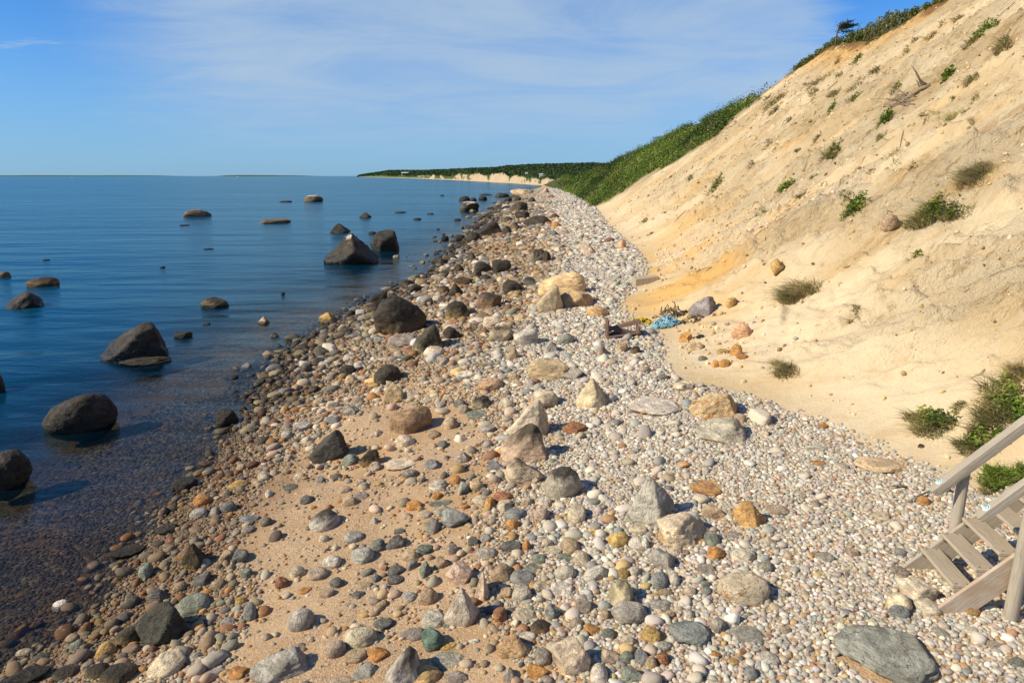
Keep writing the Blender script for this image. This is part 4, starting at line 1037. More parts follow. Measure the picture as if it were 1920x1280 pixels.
def make_cobbles():
    """angular cobbles of the middle beach"""
    rng = RS(14); n = 2600
    Yc = 11 * np.exp(rng.rand(n) * math.log(120 / 11.)); w_ = foot(Yc) - shore(Yc); tq = rng.rand(n); Xc = shore(Yc) + w_ * (.04 + .92 * tq)
    px, py, d = project(Xc, Yc, height(Xc, Yc))
    pr = np.clip(1.25 - 1.25 * tq, .12, 1) * np.where(py > 720, .25, 1.) * np.where((py > 690) & (px < 900), .4, 1)
    S = np.minimum(.058 * np.exp(np.abs(rng.normal(size=n)) * .55), .19) * np.maximum(1, Yc / 14.) ** .5
    k = (rng.rand(n) < pr) & ~occ_at(Xc, Yc); Xc, Yc, S, tq = Xc[k], Yc[k], S[k], tq[k]; n = len(Xc)
    pal = np.array([C[q] for q in 'ttcGgvBdprycm']); colr = pal[rng.randint(0, len(pal), n)] * np.exp(rng.normal(size=(n, 1)) * .2)
    colr = np.where((rng.rand(n) < .8 * (tq > .6))[:, None], pal[rng.choice([2, 3, 0], n)] * 1.15, colr)
    crowd('cobbles', Xc, Yc, S, colr, 'tan grey and brown angular cobbles strewn over the middle of the beach', 14, ['angular', 'round', 'block', 'slab', 'angular', 'wedge'])
make_cobbles()

def make_sticks():
    """dead stalks and root ends lying down the fall of the bluff"""
    rng = RS(15); n = 900
    Yc = 10 * np.exp(rng.rand(n) * math.log(82 / 10.)); f = foot(Yc); sp_ = crest(Yc) - f; e = 2.2 + (sp_ - 2.6) * rng.rand(n) ** .8; Xc = f + e
    k = (fbm2((Yc + .35 * e) * .5, e * .3, 92, 3) > -.02) & (veg_mask(Xc, Yc, height(Xc, Yc, False)) < .3); Xc, Yc = Xc[k], Yc[k]
    mb = MB()
    for x, y in zip(Xc, Yc):
        lod = max(1, y / 14.); ln = rng.uniform(.07, .34) * lod ** .35 * (1.6 if rng.rand() < .1 else 1); a = rng.normal() * .9 + .4
        pts = []
        for t_ in (0, .5, 1):
            xx = x - ln * t_ * math.cos(a); yy = y - ln * t_ * math.sin(a) * .9 + rng.normal() * .04
            pts.append((xx, yy, float(0)))
        P_ = np.array(pts); P_[:, 2] = height(P_[:, 0], P_[:, 1]) + .012 * lod + np.array([.02, .035, .0]) * rng.rand() * lod
        mb.tube(P_, [.010 * lod ** .8, .008 * lod ** .8, .004 * lod], 4, False)
    o = mb.build('bluff_litter', M['litter']); tag(o, 'dead stalks and root ends scattered down the bluff face', 'litter', None, 'stuff')
M['litter'], _t, _b = material('litter', .9, .1)
_t.l.new(_t.mix(_t.noise(_t.node('ShaderNodeNewGeometry').outputs['Position'], 1.3, 2), (.13, .08, .04), (.40, .28, .15)), _b.inputs['Base Color'])
make_sticks()
# ------------------------------------------------------------------ plants
def mat_leaf():
    m = bpy.data.materials.new('foliage'); m.use_nodes = True
    t = NT(m); b = t.n['Principled BSDF']
    P = t.node('ShaderNodeNewGeometry').outputs['Position']
    c = t.attr('col', 'Color')
    c = t.mix(t.step(t.noise(P, 2.5, 3), .3, .7), t.mix(1., c, (.6, .68, .6), 'MULTIPLY'), t.mix(1., c, (1.25, 1.2, 1.1), 'MULTIPLY'))
    t.l.new(c, b.inputs['Base Color']); b.inputs['Roughness'].default_value = .7; b.inputs['Specular IOR Level'].default_value = .2
    tl = t.node('ShaderNodeBsdfTranslucent'); t.l.new(c, tl.inputs[0])
    mx = t.node('ShaderNodeMixShader'); mx.inputs[0].default_value = .25
    t.l.new(b.outputs[0], mx.inputs[1]); t.l.new(tl.outputs[0], mx.inputs[2]); t.l.new(mx.outputs[0], t.n['Material Output'].inputs[0])
    return m
def mat_bark(name, col, k=.6):
    m, t, b = material(name, .9, .2)
    O = t.node('ShaderNodeTexCoord').outputs['Object']
    n = t.noise(t.mapv(O, (1, 1, .3)), 30, 4)
    t.l.new(t.mix(n, tuple(c * k for c in col), tuple(c * 1.3 for c in col)), b.inputs['Base Color'])
    t.l.new(t.bump(n, .5, .02), b.inputs['Normal'])
    return m
M['leaf'] = mat_leaf(); M['twig'] = mat_bark('dead_twig', (.19, .14, .09)); M['bark'] = mat_bark('bark', (.13, .10, .075)); M['drift'] = mat_bark('driftwood', (.27, .20, .13))

GREEN = [(.13, .21, .02), (.18, .27, .025), (.09, .15, .02), (.22, .29, .05)]
OLIVE = [(.20, .20, .05), (.27, .25, .075), (.15, .14, .04), (.30, .28, .085)]
DRY = [(.46, .37, .19), (.36, .27, .13), (.28, .20, .11), (.55, .45, .25)]
SCRUB = [(.072, .118, .016), (.10, .16, .018), (.028, .050, .010), (.145, .19, .028), (.14, .135, .04)]

def leaf_quads(rng, P, size, pal, up=.3, asp=.55, out=None):
    n = len(P)
    nr = rng.normal(size=(n, 3)); nr[:, 2] = np.abs(nr[:, 2]) + up
    if out is not None: nr = nr * .38 + out
    nr /= np.linalg.norm(nr, axis=1)[:, None]
    a = rng.normal(size=(n, 3)); a -= nr * (a * nr).sum(1)[:, None]; a /= np.linalg.norm(a, axis=1)[:, None]
    b = np.cross(nr, a)
    s = (size * rng.uniform(.6, 1.35, n))[:, None] if np.isscalar(size) else (size * rng.uniform(.6, 1.35, n))[:, None]
    V = np.stack([P - a * s * .5, P + b * s * asp * .5 + nr * s * .06, P + a * s * .5, P - b * s * asp * .5 + nr * s * .06], 1).reshape(-1, 3)
    Fc = np.arange(n * 4).reshape(n, 4)
    pl_ = np.array(pal)[rng.randint(0, len(pal), n)] * np.exp(rng.normal(size=(n, 1)) * .18)
    return V, Fc, np.repeat(pl_, 4, 0)

def blade_strips(rng, B, length, width, pal, drape, spread=.7, up=1.0):
    n = len(B); seg = 3
    ang = rng.rand(n) * 6.283
    d0 = np.stack([np.cos(ang) * spread * rng.rand(n), np.sin(ang) * spread * rng.rand(n), np.full(n, up)], 1) + np.array(drape) * .35
    d0 /= np.linalg.norm(d0, axis=1)[:, None]
    L_ = length * rng.uniform(.5, 1.2, n)
    side = np.cross(d0, rng.normal(size=(n, 3))); side /= np.linalg.norm(side, axis=1)[:, None]
    bend = np.array(drape)[None] * rng.uniform(.3, 1.1, n)[:, None] + np.stack([np.cos(ang), np.sin(ang), -.6 + 0 * ang], 1) * .45
    rows = []
    for i in range(seg + 1):
        f = i / seg
        p = B + d0 * (L_ * f)[:, None] + bend * (L_ * f * f * .6)[:, None]
        w_ = width * (1 - .85 * f)
        rows += [p - side * w_ / 2, p + side * w_ / 2]
    V = np.stack(rows, 1).reshape(-1, 3)
    k = 2 * (seg + 1)
    f = np.array([[2 * i, 2 * i + 1, 2 * i + 3, 2 * i + 2] for i in range(seg)])
    Fc = (f[None] + (np.arange(n) * k)[:, None, None]).reshape(-1, 4)
    pl_ = np.array(pal)[rng.randint(0, len(pal), n)] * np.exp(rng.normal(size=(n, 1)) * .18)
    return V, Fc, np.repeat(pl_, k, 0)

def join(parts):
    V, Fc, Cc = [], [], []; b = 0
    for v, f, c in parts:
        V.append(v); Fc.append(f + b); Cc.append(c); b += len(v)
    return np.concatenate(V), np.concatenate(Fc), np.concatenate(Cc)

def leafy(name, parts, parent=None, loc=None):
    V, Fc, Cc = join(parts)
    return link(name, mesh_np(name, V, Fc, M['leaf'], False, None, {'col': np.clip(Cc, .005, .7)}), parent, loc)

def ground_at(x, y): return float(height(np.array([x]), np.array([y]))[0])

def plant(px, py, w, h, kind, label, group, seed):
    """w, h in photo pixels, centred on px, py"""
    rng = RS(seed)
    q = cast(px, py + .25 * h)
    if q is None: return None
    P, tt = q; d = P[1] * CP - (P[2] - H) * SP
    R_ = w * d / F / 2; Ht = min(h, w * 1.1) * d / F * .62
    name = 'grass_tuft' if kind in ('D', 'grass', 'pale') else 'shrub'
    o = empty(name, P, label, 'grass' if name == 'grass_tuft' else 'shrub', group)
    # base points: a ragged patch drawn out down the slope
    lobes = [(rng.normal() * .45, rng.normal() * .45, rng.uniform(.35, .75)) for _ in range(5)] + [(0, 0, .6), (-.7, -.3, .4)]
    def spots(n, k=1.0):
        L_ = np.array(lobes)[rng.randint(0, len(lobes), n)]
        a = rng.rand(n) * 6.283; r = L_[:, 2] * np.sqrt(rng.rand(n))
        x = P[0] + R_ * k * (L_[:, 0] + r * np.cos(a)) * .8; y = P[1] + R_ * k * (L_[:, 1] + r * np.sin(a)) * 1.1
        return np.stack([x, y, height(x, y)], 1) - P
    parts = []
    lod = max(1.0, d / 14.0)
    nb = int(np.clip(w * h / 4.5, 70, 1500))
    drape = np.array([-.85, -.25, -.55])
    if kind == 'G':
        B = spots(nb // 2, .9)
        Pl = B + rng.normal(size=B.shape) * .05 * R_; Pl[:, 2] += Ht * rng.rand(len(B)) ** 1.2 * .8
        parts.append(leaf_quads(rng, Pl, np.clip(.075 * lod, 0, R_ * .5), GREEN, .4))
        B2 = spots(nb // 3, .7); B2[:, 2] += .3 * Ht
        parts.append(leaf_quads(rng, B2 + rng.normal(size=B2.shape) * .12 * R_, np.clip(.08 * lod, 0, R_ * .5), OLIVE[:2] + GREEN[:1], .3))
        parts.append(blade_strips(rng, spots(nb // 3, 1.0), Ht * .6, .014 * lod, DRY + OLIVE, drape))
    elif kind == 'M':
        parts.append(blade_strips(rng, spots(nb // 2), Ht * .75, .013 * lod, DRY + OLIVE, drape))
        a = spots(nb // 2, .75); a[:, 0] += R_ * .2; a[:, 2] += Ht * .15 + Ht * .5 * rng.rand(len(a))
        parts.append(leaf_quads(rng, a, np.clip(.065 * lod, 0, R_ * .4), GREEN + OLIVE, .4))
    elif kind == 'D':
        parts.append(blade_strips(rng, spots(nb), Ht * .8, .012 * lod, DRY + DRY + OLIVE[:2], drape))
        a = spots(nb // 5, .7); a[:, 2] += Ht * .3 * rng.rand(len(a))
        parts.append(leaf_quads(rng, a, np.clip(.05 * lod, 0, R_ * .4), OLIVE + DRY[:1], .4))
    elif kind == 'pale':
        parts.append(blade_strips(rng, spots(nb // 2), Ht * .9, .012 * lod, [(.42, .36, .14), (.36, .33, .11), (.3, .3, .09)], drape))
    elif kind == 'grass':
        parts.append(blade_strips(rng, spots(nb), Ht * .8, .014 * lod, GREEN + [(.2, .3, .04), (.3, .3, .1)], np.array([-.4, -.3, -.1]), .9))
        parts.append(blade_strips(rng, spots(nb // 3), Ht * .5, .012 * lod, DRY, drape))
    leafy('foliage', parts, o)
    mb = MB()                                         # woody stems and bared roots
    for k in range(int(np.clip(w / 8, 9, 16))):
        b = spots(1, 1.0)[0]; dr = np.array([rng.normal() * .6 - .35, rng.normal() * .6, .25 + .5 * rng.rand()])
        pts = [b]; ln = R_ * rng.uniform(.35, .85)
        for s in range(4):
            dr = dr + rng.normal(size=3) * .3 + np.array([-.08, 0, -.18]); pts.append(pts[-1] + dr / np.linalg.norm(dr) * ln / 4)
        mb.tube(pts, [.006 * lod * (1 - .2 * i) for i in range(5)], 4, False)
    mb.build('dead_stems', M['twig'], o, smooth=True)
    return o

# photo boxes: region, centre, size, kind (read off the bluff)
P3 = """1770 110 130 62 G|1690 165 90 95 M|1830 175 90 90 D|1580 320 66 78 G|1690 338 76 66 D|1310 520 96 80 G|1610 495 92 74 pale|1365 652 72 56 pale|1705 422 52 32 D|1355 375 58 50 M|1072 476 52 42 G|1082 404 66 62 D|1172 420 60 50 M|1182 366 84 36 D|1030 342 100 50 D|1115 322 46 40 D|1188 250 64 46 M|1100 266 42 26 D|1442 165 46 32 D|1506 160 52 46 D|1630 76 42 50 D|1262 300 52 60 D
828 428 112 62 D|790 426 42 40 M|832 470 52 50 D|566 806 82 60 M|872 812 90 60 G|765 916 60 52 pale|1075 662 104 82 M|1165 906 132 92 G|1706 728 190 125 D|1500 890 150 220 M|1585 935 110 120 M|255 965 46 28 M|285 1022 28 14 M|800 621 52 26 D|830 646 36 20 D|925 656 26 20 G|891 521 22 26 D|1010 600 42 44 D|1610 426 24 32 G|1690 530 36 30 D|1500 482 54 22 D|1440 715 60 30 D|1150 850 90 40 D|940 850 40 50 D|1250 748 36 20 D|990 770 30 30 M|1560 105 30 26 D|1410 215 40 40 D|1285 600 46 50 D|720 720 34 26 D|460 770 44 40 D|1000 390 60 40 D|960 370 30 26 D"""
P4 = """935 312 150 180 D|870 652 118 112 D|1170 442 54 66 D|1442 170 72 44 M|1490 216 34 26 D|1500 890 180 160 M|1830 800 240 200 M|1705 985 150 150 M|1880 690 150 110 D|1812 950 70 120 G|1640 830 60 60 D|1905 880 120 130 G|1760 880 120 110 D"""
P8 = """1790 240 170 150 grass|1900 215 90 110 grass|1740 300 70 110 D"""
OWN = {  # plants with a wording of their own, keyed by region and centre
 ('3', 1165, 906): ('bright green rounded leafy shrub alone in the middle of the bluff face', 'the bright round shrub'),
 ('3', 1500, 890): ('largest clump on the bluff, dry brown grass with green weeds through it', 'the largest mixed clump'),
 ('3', 1706, 728): ('wide overhanging dry brown clump with a bared root below, right side of bluff', 'the overhanging brown clump'),
 ('3', 1770, 110): ('bright green leafy shrub high on the bluff near the upper right corner', 'the high green shrub'),
 ('3', 1310, 520): ('green weed clump just below the driftwood branch', 'the green clump below the driftwood'),
 ('3', 872, 812): ('small green shrub on the bluff left of the bright round shrub', 'the small green shrub'),
 ('4', 935, 312): ('dark dry tussock leaning downhill above the sand fan', 'the dark leaning tussock'),
 ('4', 870, 652): ('dry grass clump ringed with bare twigs on the lowest sand slope', 'the twig-ringed clump'),
 ('4', 1500, 890): ('mixed green and brown shrub on sand above the stair rails', 'the shrub above the rails'),
 ('4', 1830, 800): ('big grassy green and brown bush at the right edge above the stairs', 'the big right edge bush'),
 ('3', 566, 806): ('small dry shrub alone on the clean sand left of the bluff', 'the lone left shrub'),
 ('8', 1790, 240): ('bright green grass clump between the two stair handrails', 'the grass between the rails'),
}
PLANTS = []
for reg, txt in (('3', P3), ('4', P4), ('8', P8)):
    ox, oy, sc = REG[reg]
    for it in txt.replace('\n', '|').split('|'):
        q = it.split(); a = [float(v) for v in q[:4]]
        PLANTS.append((ox + a[0] / sc, oy + a[1] / sc, a[2] / sc, a[3] / sc, q[4], OWN.get((reg, int(a[0]), int(a[1])))))
PA = [(0, p[0], p[1], p[5][1]) for p in PLANTS if p[5]] + [(0, 1575, 55, 'the wind-bent tree'), (0, 1735, 155, 'the driftwood branch'), (0, 1250, 603, 'the blue rope heap')]
KW = dict(D='dry brown grass tuft', M='brown and green clump', G='green leafy shrub', pale='pale yellow grass tuft', grass='green grass clump')
for i, (px, py, w_, h_, kind, own) in enumerate(PLANTS):
    if own: lab = own[0]
    else:
        lab = None
        for a in sorted(PA, key=lambda a: (a[1] - px) ** 2 + (a[2] - py) ** 2)[:8]:
            for sz in ('', 'small ' if w_ < 24 else 'large '):
                c_ = f"{sz}{KW[kind]} on the bluff {rel(px, py, a[1], a[2])} {a[3]}"
                if c_ not in USED and len(c_.split()) <= 16: lab = c_; break
            if lab: break
        USED[lab] = 1
    plant(px, py, w_, h_, kind, lab, 'plants scattered over the sandy bluff', 700 + i)

# ------------------------------------------------------------------ along the crest
_cz = height(np.array(_xc) + .3, _yy, False)
_cpx, _cpy, _cd = project(np.array(_xc), _yy, _cz)
def crest_point(px):
    ok = (_yy > 44) & (_yy < 90)
    y = float(np.interp(-px, -_cpx[ok], _yy[ok])) if _cpx[ok][0] > _cpx[ok][-1] else float(np.interp(px, _cpx[ok], _yy[ok]))
    return y
ORD = ['first', 'second', 'third', 'fourth', 'fifth', 'sixth', 'seventh', 'eighth', 'ninth', 'tenth', 'eleventh', 'twelfth', 'thirteenth', 'fourteenth', 'fifteenth']
CRB = [(1488, 13), (1500, 15), (1514, 13), (1528, 14), (1543, 14), (1557, 16), (1586, 20), (1602, 24), (1618, 30), (1634, 38), (1650, 42), (1666, 36), (1684, 28), (1703, 24), (1724, 20), (1745, 20), (1766, 20), (1786, 22)]
nl = sum(1 for p, _ in CRB if p < 1570)
for i, (px, hp) in enumerate(CRB):
    rng = RS(900 + i)
    y = crest_point(px); x = float(crest(y)); z = ground_at(x + .25, y)
    d = y * CP - (z - H) * SP; Ht = 1.15 * hp * d / F; R_ = 12 * d / F
    if px < 1570: lab = f"low windswept bush on the bluff crest, {ORD[nl - 1 - i]} to the left of the wind-bent tree"
    else: lab = f"{'tall' if hp > 29 else 'low'} scrubby bush on the bluff crest, {ORD[i - nl]} to the right of the wind-bent tree"
    o = empty('bush', (x + .3, y, z - .05), lab, 'bush', 'bushes along the bluff crest')
    n = 750
    a = rng.normal(size=(n, 3)); a /= np.linalg.norm(a, axis=1)[:, None]; a *= (rng.rand(n) ** .45)[:, None]
    Pp = a * np.array([R_ * .9, R_ * 1.15, Ht * .52]) + np.array([R_ * .35, 0, Ht * .50])
    pal = (OLIVE + SCRUB) if hp < 30 else (OLIVE + OLIVE + SCRUB[:2])
    parts = [leaf_quads(rng, Pp, .16, pal, .3)]
    n = 60; bb = np.stack([rng.normal(size=n) * .25 - .25, rng.normal(size=n) * R_ * .7, rng.normal(size=n) * .05], 1)
    parts.append(blade_strips(rng, bb, .4, .03, DRY[1:3] + OLIVE, np.array([-.8, 0, -.8]), .7, .2))
    leafy('foliage', parts, o)
    mb = MB()
    for k in range(5):
        q = np.array([rng.normal() * .15, rng.normal() * R_ * .4, -.1])
        mb.tube([q, q + np.array([.1 * rng.normal(), .15 * rng.normal(), Ht * .4]), q + np.array([.3 * rng.normal() + .2, .3 * rng.normal(), Ht * .85])], [.03, .02, .008], 5)
    mb.build('stem', M['twig'], o, smooth=True)

# the wind-bent tree
y = crest_point(1564); x = float(crest(y)) + .15; z = ground_at(x, y)
d = y * CP - (z - H) * SP; u = d / F
tr = empty('wind_bent_tree', (x, y, z - .1), 'small wind-bent tree with a dark crown swept to the right on the bluff crest', 'tree')
rng = RS(77)
mb = MB()
trunk = [(0, 0, 0), (-.5 * u, 0, 12 * u), (1 * u, .1, 24 * u), (3 * u, .1, 34 * u), (8 * u, .1, 41 * u)]
mb.tube(trunk, [.10, .085, .07, .05, .02], 7)
tips = []
for k in range(9):
    b = np.array(trunk[2]) * (1 - k / 9) + np.array(trunk[3]) * (k / 9)
    e_ = b + np.array([(14 + 18 * rng.rand()) * u, rng.normal() * .35, (3 + 7 * rng.rand() + k * .6) * u]); mid_ = (b + e_) / 2 + np.array([0, 0, 2 * u])
    mb.tube([b, mid_, e_], [.035, .025, .01], 5); tips.append((b, mid_, e_))
mb.build('trunk', M['bark'], tr, smooth=True)
parts = []
for b, m_, e_ in tips:
    for f in (.45, .65, .85, 1.0):
        c_ = b * (1 - f) + e_ * f + np.array([0, 0, 2.0 * u * math.sin(f * 3)])
        n = 55; a = rng.normal(size=(n, 3)) * np.array([4.2 * u, .16, 1.5 * u])
        parts.append(leaf_quads(rng, c_ + a, .13, [(.03, .05, .02), (.05, .075, .03), (.025, .035, .018)], .3))
leafy('crown', parts, tr)

# ------------------------------------------------------------------ scrub over the far part of the bluff: one mass
def scrub():
    rng = RS(33); parts = []
    n = 9000
    Yc = 58 * np.exp(rng.rand(n) * math.log(430 / 58.)); f = foot(Yc); xc = crest(Yc)
    Xc = f - .2 + (xc - f + 9) * rng.rand(n)
    Z = height(Xc, Yc); v = veg_mask(Xc, Yc, Z)
    px, py, d = project(Xc, Yc, Z)
    bare = (((px - 1312) / 16.) ** 2 + ((py - 236) / 7.) ** 2 < 1) | (((px - 1156) / 10.) ** 2 + ((py - 352) / 3.5) ** 2 < 1) | (np.abs(py - (352 - .9 * (px - 1155))) < 2.5) & (px > 1135) & (px < 1172)
    k = ((v > .55) | ((Xc > xc + .5) & (Yc > 62))) & ~bare & (px > 1058 + 14 * (rng.rand(n) - .3))
    Xc, Yc, Z, px = Xc[k], Yc[k], Z[k], px[k]
    Rr = .35 + 1.25 * rng.rand(len(Xc)) ** 2.5; Rr = Rr * np.maximum(1, Yc / 110.) ** .7
    for i in range(len(Xc)):
        m_ = int(34 + 32 * Rr[i])
        a = rng.normal(size=(m_, 3)); a /= np.linalg.norm(a, axis=1)[:, None]; a[:, 2] = np.abs(a[:, 2])
        a *= (.55 + .45 * rng.rand(m_))[:, None]
        r = Rr[i]
        mac = float(noise2(Xc[i] * .22, Yc[i] * .10, 55)) * 1.25 - .3 + .4 * rng.rand()
        mac = min(max(mac, 0.), 1.)
        c0 = np.array(SCRUB[2]) * (1 - mac) + np.array(SCRUB[[0, 1, 3, 4, 1][rng.randint(0, 5)]]) * mac * 1.5
        pal = [tuple(np.array(c0) * s) for s in (.7, 1.0, 1.35)]
        if rng.rand() < .07: pal = DRY[:2] + OLIVE
        v_, f_, c_ = leaf_quads(rng, a * np.array([r, r * 1.2, r * .95]) + np.array([Xc[i], Yc[i], Z[i]]), .185 * max(1, Yc[i] / 100.) ** .8, pal, .5, .75, a)
        parts.append((v_, f_, c_))
    V, Fc, Cc = [], [], []
    o = leafy('hillside_scrub', parts)
    tag(o, 'dense green scrub covering the far shoulder of the bluff', 'scrub', None, 'stuff')
scrub()
# ------------------------------------------------------------------ driftwood, rope heap, crate, planks
def on(px, py, up=0.0):
    P, t_ = cast(px, py); return P + np.array([0, 0, up])
b0 = on(1741, 163)
dw = empty('driftwood_branch', b0, 'bare forked driftwood branch sticking out of the upper bluff', 'branch')
def rel_pts(pts): return [on(px, py, up) - b0 for px, py, up in pts]
mb = MB(); mb.tube(rel_pts([(1744, 160, .0), (1726, 172, .12), (1708, 183, .10), (1690, 192, .05), (1672, 205, .02)]), [.10, .085, .07, .05, .02], 7); mb.build('trunk', M['drift'], dw, smooth=True)
def limb(a, px, py, depth_px, r0=.06):
    """a limb from ground point a up to the spot seen at px, py, at the same distance"""
    P, t_ = cast(*a); q = ray(px, py); t2 = t_ - .15
    e = q * t2 + np.array([0, 0, H]); s = P
    m1 = s * .6 + e * .4 + np.array([.05, .1, -.12]); m2 = s * .25 + e * .75 + np.array([.02, .02, -.02])
    return [s - b0, m1 - b0, m2 - b0, e - b0], [r0, r0 * .75, r0 * .5, r0 * .15]
for (a, px, py, r0) in (((1740, 162), 1708, 122, .07), ((1738, 164), 1717, 140, .055), ((1733, 167), 1716, 148, .04)):
    mb = MB(); p_, r_ = limb(a, px, py, 0, r0); mb.tube(p_, r_, 6); mb.build('limb', M['drift'], dw, smooth=True)
mb = MB(); rng = RS(3)
for k in range(16):
    s = (1718 - 34 * rng.rand(), 178 + 20 * rng.rand()); e = (s[0] - 22 - 40 * rng.rand(), s[1] + rng.normal() * 9 + 4)
    p = [on(s[0] * (1 - f) + e[0] * f, s[1] * (1 - f) + e[1] * f + 3 * rng.normal(), .05 + .22 * math.sin(3 * f) * rng.rand()) - b0 for f in (0, .3, .6, 1)]
    mb.tube(p, [.025, .02, .014, .006], 4)
mb.build('twigs', M['drift'], dw, smooth=True)

def mat_plain(name, col, rough=.6, var=.25, scale=40):
    m, t, b = material(name, rough, .3)
    n = t.noise(t.node('ShaderNodeTexCoord').outputs['Object'], scale, 3)
    t.l.new(t.mix(n, tuple(c * (1 - var) for c in col), tuple(min(c * (1 + var), .9) for c in col)), b.inputs['Base Color'])
    return m
M['blue_rope'] = mat_plain('blue_rope', (.24, .44, .50)); M['yellow_rope'] = mat_plain('yellow_rope', (.55, .40, .03)); M['old_wood'] = mat_bark('old_wood', (.16, .10, .07))

def heap(name, box, mat, r, n, length, rng, flat, label, cat, lift=0):
    x0, y0, x1, y1 = box
    P = on((x0 + x1) / 2, y1 - .3 * (y1 - y0)); d = P[1] * CP - (P[2] - H) * SP
    w_ = (x1 - x0) * d / F / 2; h_ = (y1 - y0) * d / F * flat
    mb = MB()
    for k in range(n):
        a = rng.rand() * 6.283; rr = math.sqrt(rng.rand())
        p = np.array([w_ * rr * math.cos(a) * .9, w_ * .55 * rr * math.sin(a), 0]); p[2] = h_ * (1 - rr * rr) * rng.rand()
        dr = rng.normal(size=3); pts = []
        for s in range(length):
            g = ground_at(P[0] + p[0], P[1] + p[1]) - P[2]
            q = p.copy(); q[2] = max(q[2], g + r); pts.append(q)
            dr = dr * .75 + rng.normal(size=3) * .8; dr[2] *= .6; st_ = dr / np.linalg.norm(dr) * w_ * .16
            p = p + st_
            k2 = (p[0] / w_) ** 2 + (p[1] / (w_ * .6)) ** 2
            if k2 > 1: p[:2] *= .85; dr[:2] *= -1
            top = h_ * max(0.15, 1 - k2); p[2] = min(max(p[2], g + r), g + top + r)
        mb.tube(pts, r, 5)
    o = mb.build(name, mat, None, P, smooth=True)
    return tag(o, label, cat), P
heap('blue_rope', (1220, 588, 1277, 622), M['blue_rope'], .014, 85, 12, RS(4), .65, 'tangled heap of faded blue rope on the sand at the bluff foot', 'rope')
heap('yellow_rope', (1172, 590, 1226, 612), M['yellow_rope'], .018, 22, 10, RS(5), .5, 'tangle of yellow rope and net left of the blue rope heap', 'rope')
heap('brush_pile', (1222, 570, 1292, 606), M['twig'], .016, 44, 5, RS(6), .85, 'dark brown pile of broken brush and twigs behind the blue rope', 'brush')
heap('brush_pile', (1274, 580, 1320, 612), M['twig'], .016, 26, 5, RS(7), .6, 'smaller heap of brush and weed right of the blue rope', 'brush')
# broken trap
P = on(1167, 630); d = P[1] * CP - (P[2] - H) * SP; u = d / F
cr = empty('broken_crate', P, 'dark broken wooden fish trap lying on the shingle left of the rope', 'fish trap')
rng = RS(8)
for k in range(3):
    mb = MB(); mb.box((rng.normal() * .03, -.18 + .17 * k, .06 + .10 * k), (31 * u, .05, .05 * rng.normal()), (-.02, .05, .01), (0, .03 * rng.normal(), .03)); mb.build('slat', M['old_wood'], cr, bevel=.006)
for s in (-1, 1):
    mb = MB(); mb.box((s * 29 * u, 0, .17 - .04 * s), (.025, 0, 0), (0, .22, 0), (0, 0, .20 - .05 * s)); mb.build('end_frame', M['old_wood'], cr, bevel=.006)
mb = MB()
for k in range(26):
    a = np.array([rng.uniform(-29, 29) * u, rng.uniform(-.2, .2), rng.uniform(.03, .16)]); mb.tube([a, a + np.array([rng.normal() * .2, rng.normal() * .1, rng.normal() * .06])], .012, 4)
mb.build('netting', M['twig'], cr)
# half buried plank
P = on(1210, 532); d = P[1] * CP - (P[2] - H) * SP; u = d / F
mb = MB(); mb.box((0, 0, .10), (22 * u, .05, .05), (-.03, .2, 0), (0, 0, .16))
o = mb.build('plank', mat_bark('grey_plank', (.42, .33, .22)), None, P, bevel=.02); tag(o, 'weathered squared timber half buried in the sand behind the rope heaps', 'timber')
# small sticks on the shingle by the stairs
for k, (a, b, lab) in enumerate((((1672, 914), (1700, 918), 'thin dark stick lying on shingle left of the rail end'), ((1700, 945), (1745, 925), 'pale broken stick on shingle below the rail end'))):
    s, e = on(*a, .03), on(*b, .04); mb = MB(); mb.tube([s - s, (e - s) * .5 + np.array([0, 0, .02]), e - s], [.012, .015, .008], 5)
    tag(mb.build('stick', M['twig' if k == 0 else 'drift'], None, s, smooth=True), lab, 'stick')

# ------------------------------------------------------------------ wooden beach stairs
def mat_wood(name, a, b_, warm=None):
    m, t, b = material(name, .85, .2)
    O = t.node('ShaderNodeTexCoord').outputs['Object']
    oi = t.node('ShaderNodeObjectInfo').outputs['Random']
    ad = t.node('ShaderNodeVectorMath', operation='ADD'); t.l.new(O, ad.inputs[0]); cx = t.node('ShaderNodeCombineXYZ'); t.l.new(t.math('MULTIPLY', oi, 50.), cx.inputs[0]); t.l.new(cx.outputs[0], ad.inputs[1])
    v = t.attr('grain', 'Vector')
    n = t.noise(t.mapv(v, (2.0, 26, 26)), 1.6, 5, .6, .6); n2 = t.noise(ad.outputs[0], 3.5, 4)
    n3 = t.noise(t.mapv(v, (3.5, 75, 75)), 1.6, 3, .6)
    c = t.mix(n, a, b_)
    c = t.mix(t.math('MULTIPLY', t.step(n2, .45, .7), .6), c, tuple(x * .72 for x in b_))
    c = t.mix(t.math('MULTIPLY', t.step(n3, .58, .72), .7), c, tuple(x * .35 for x in a))
    if warm: c = t.mix(t.step(n2, .38, .6), c, warm)
    t.l.new(c, b.inputs['Base Color'])
    t.l.new(t.bump(t.math('ADD', n, n3), .5, .012), b.inputs['Normal'])
    return m
M['grey_wood'] = mat_wood('grey_wood', (.29, .24, .175), (.46, .39, .295)); M['tread_wood'] = mat_wood('tread_wood', (.32, .25, .165), (.50, .41, .29)); M['red_wood'] = mat_wood('red_wood', (.40, .32, .235), (.54, .45, .34), (.42, .30, .20))
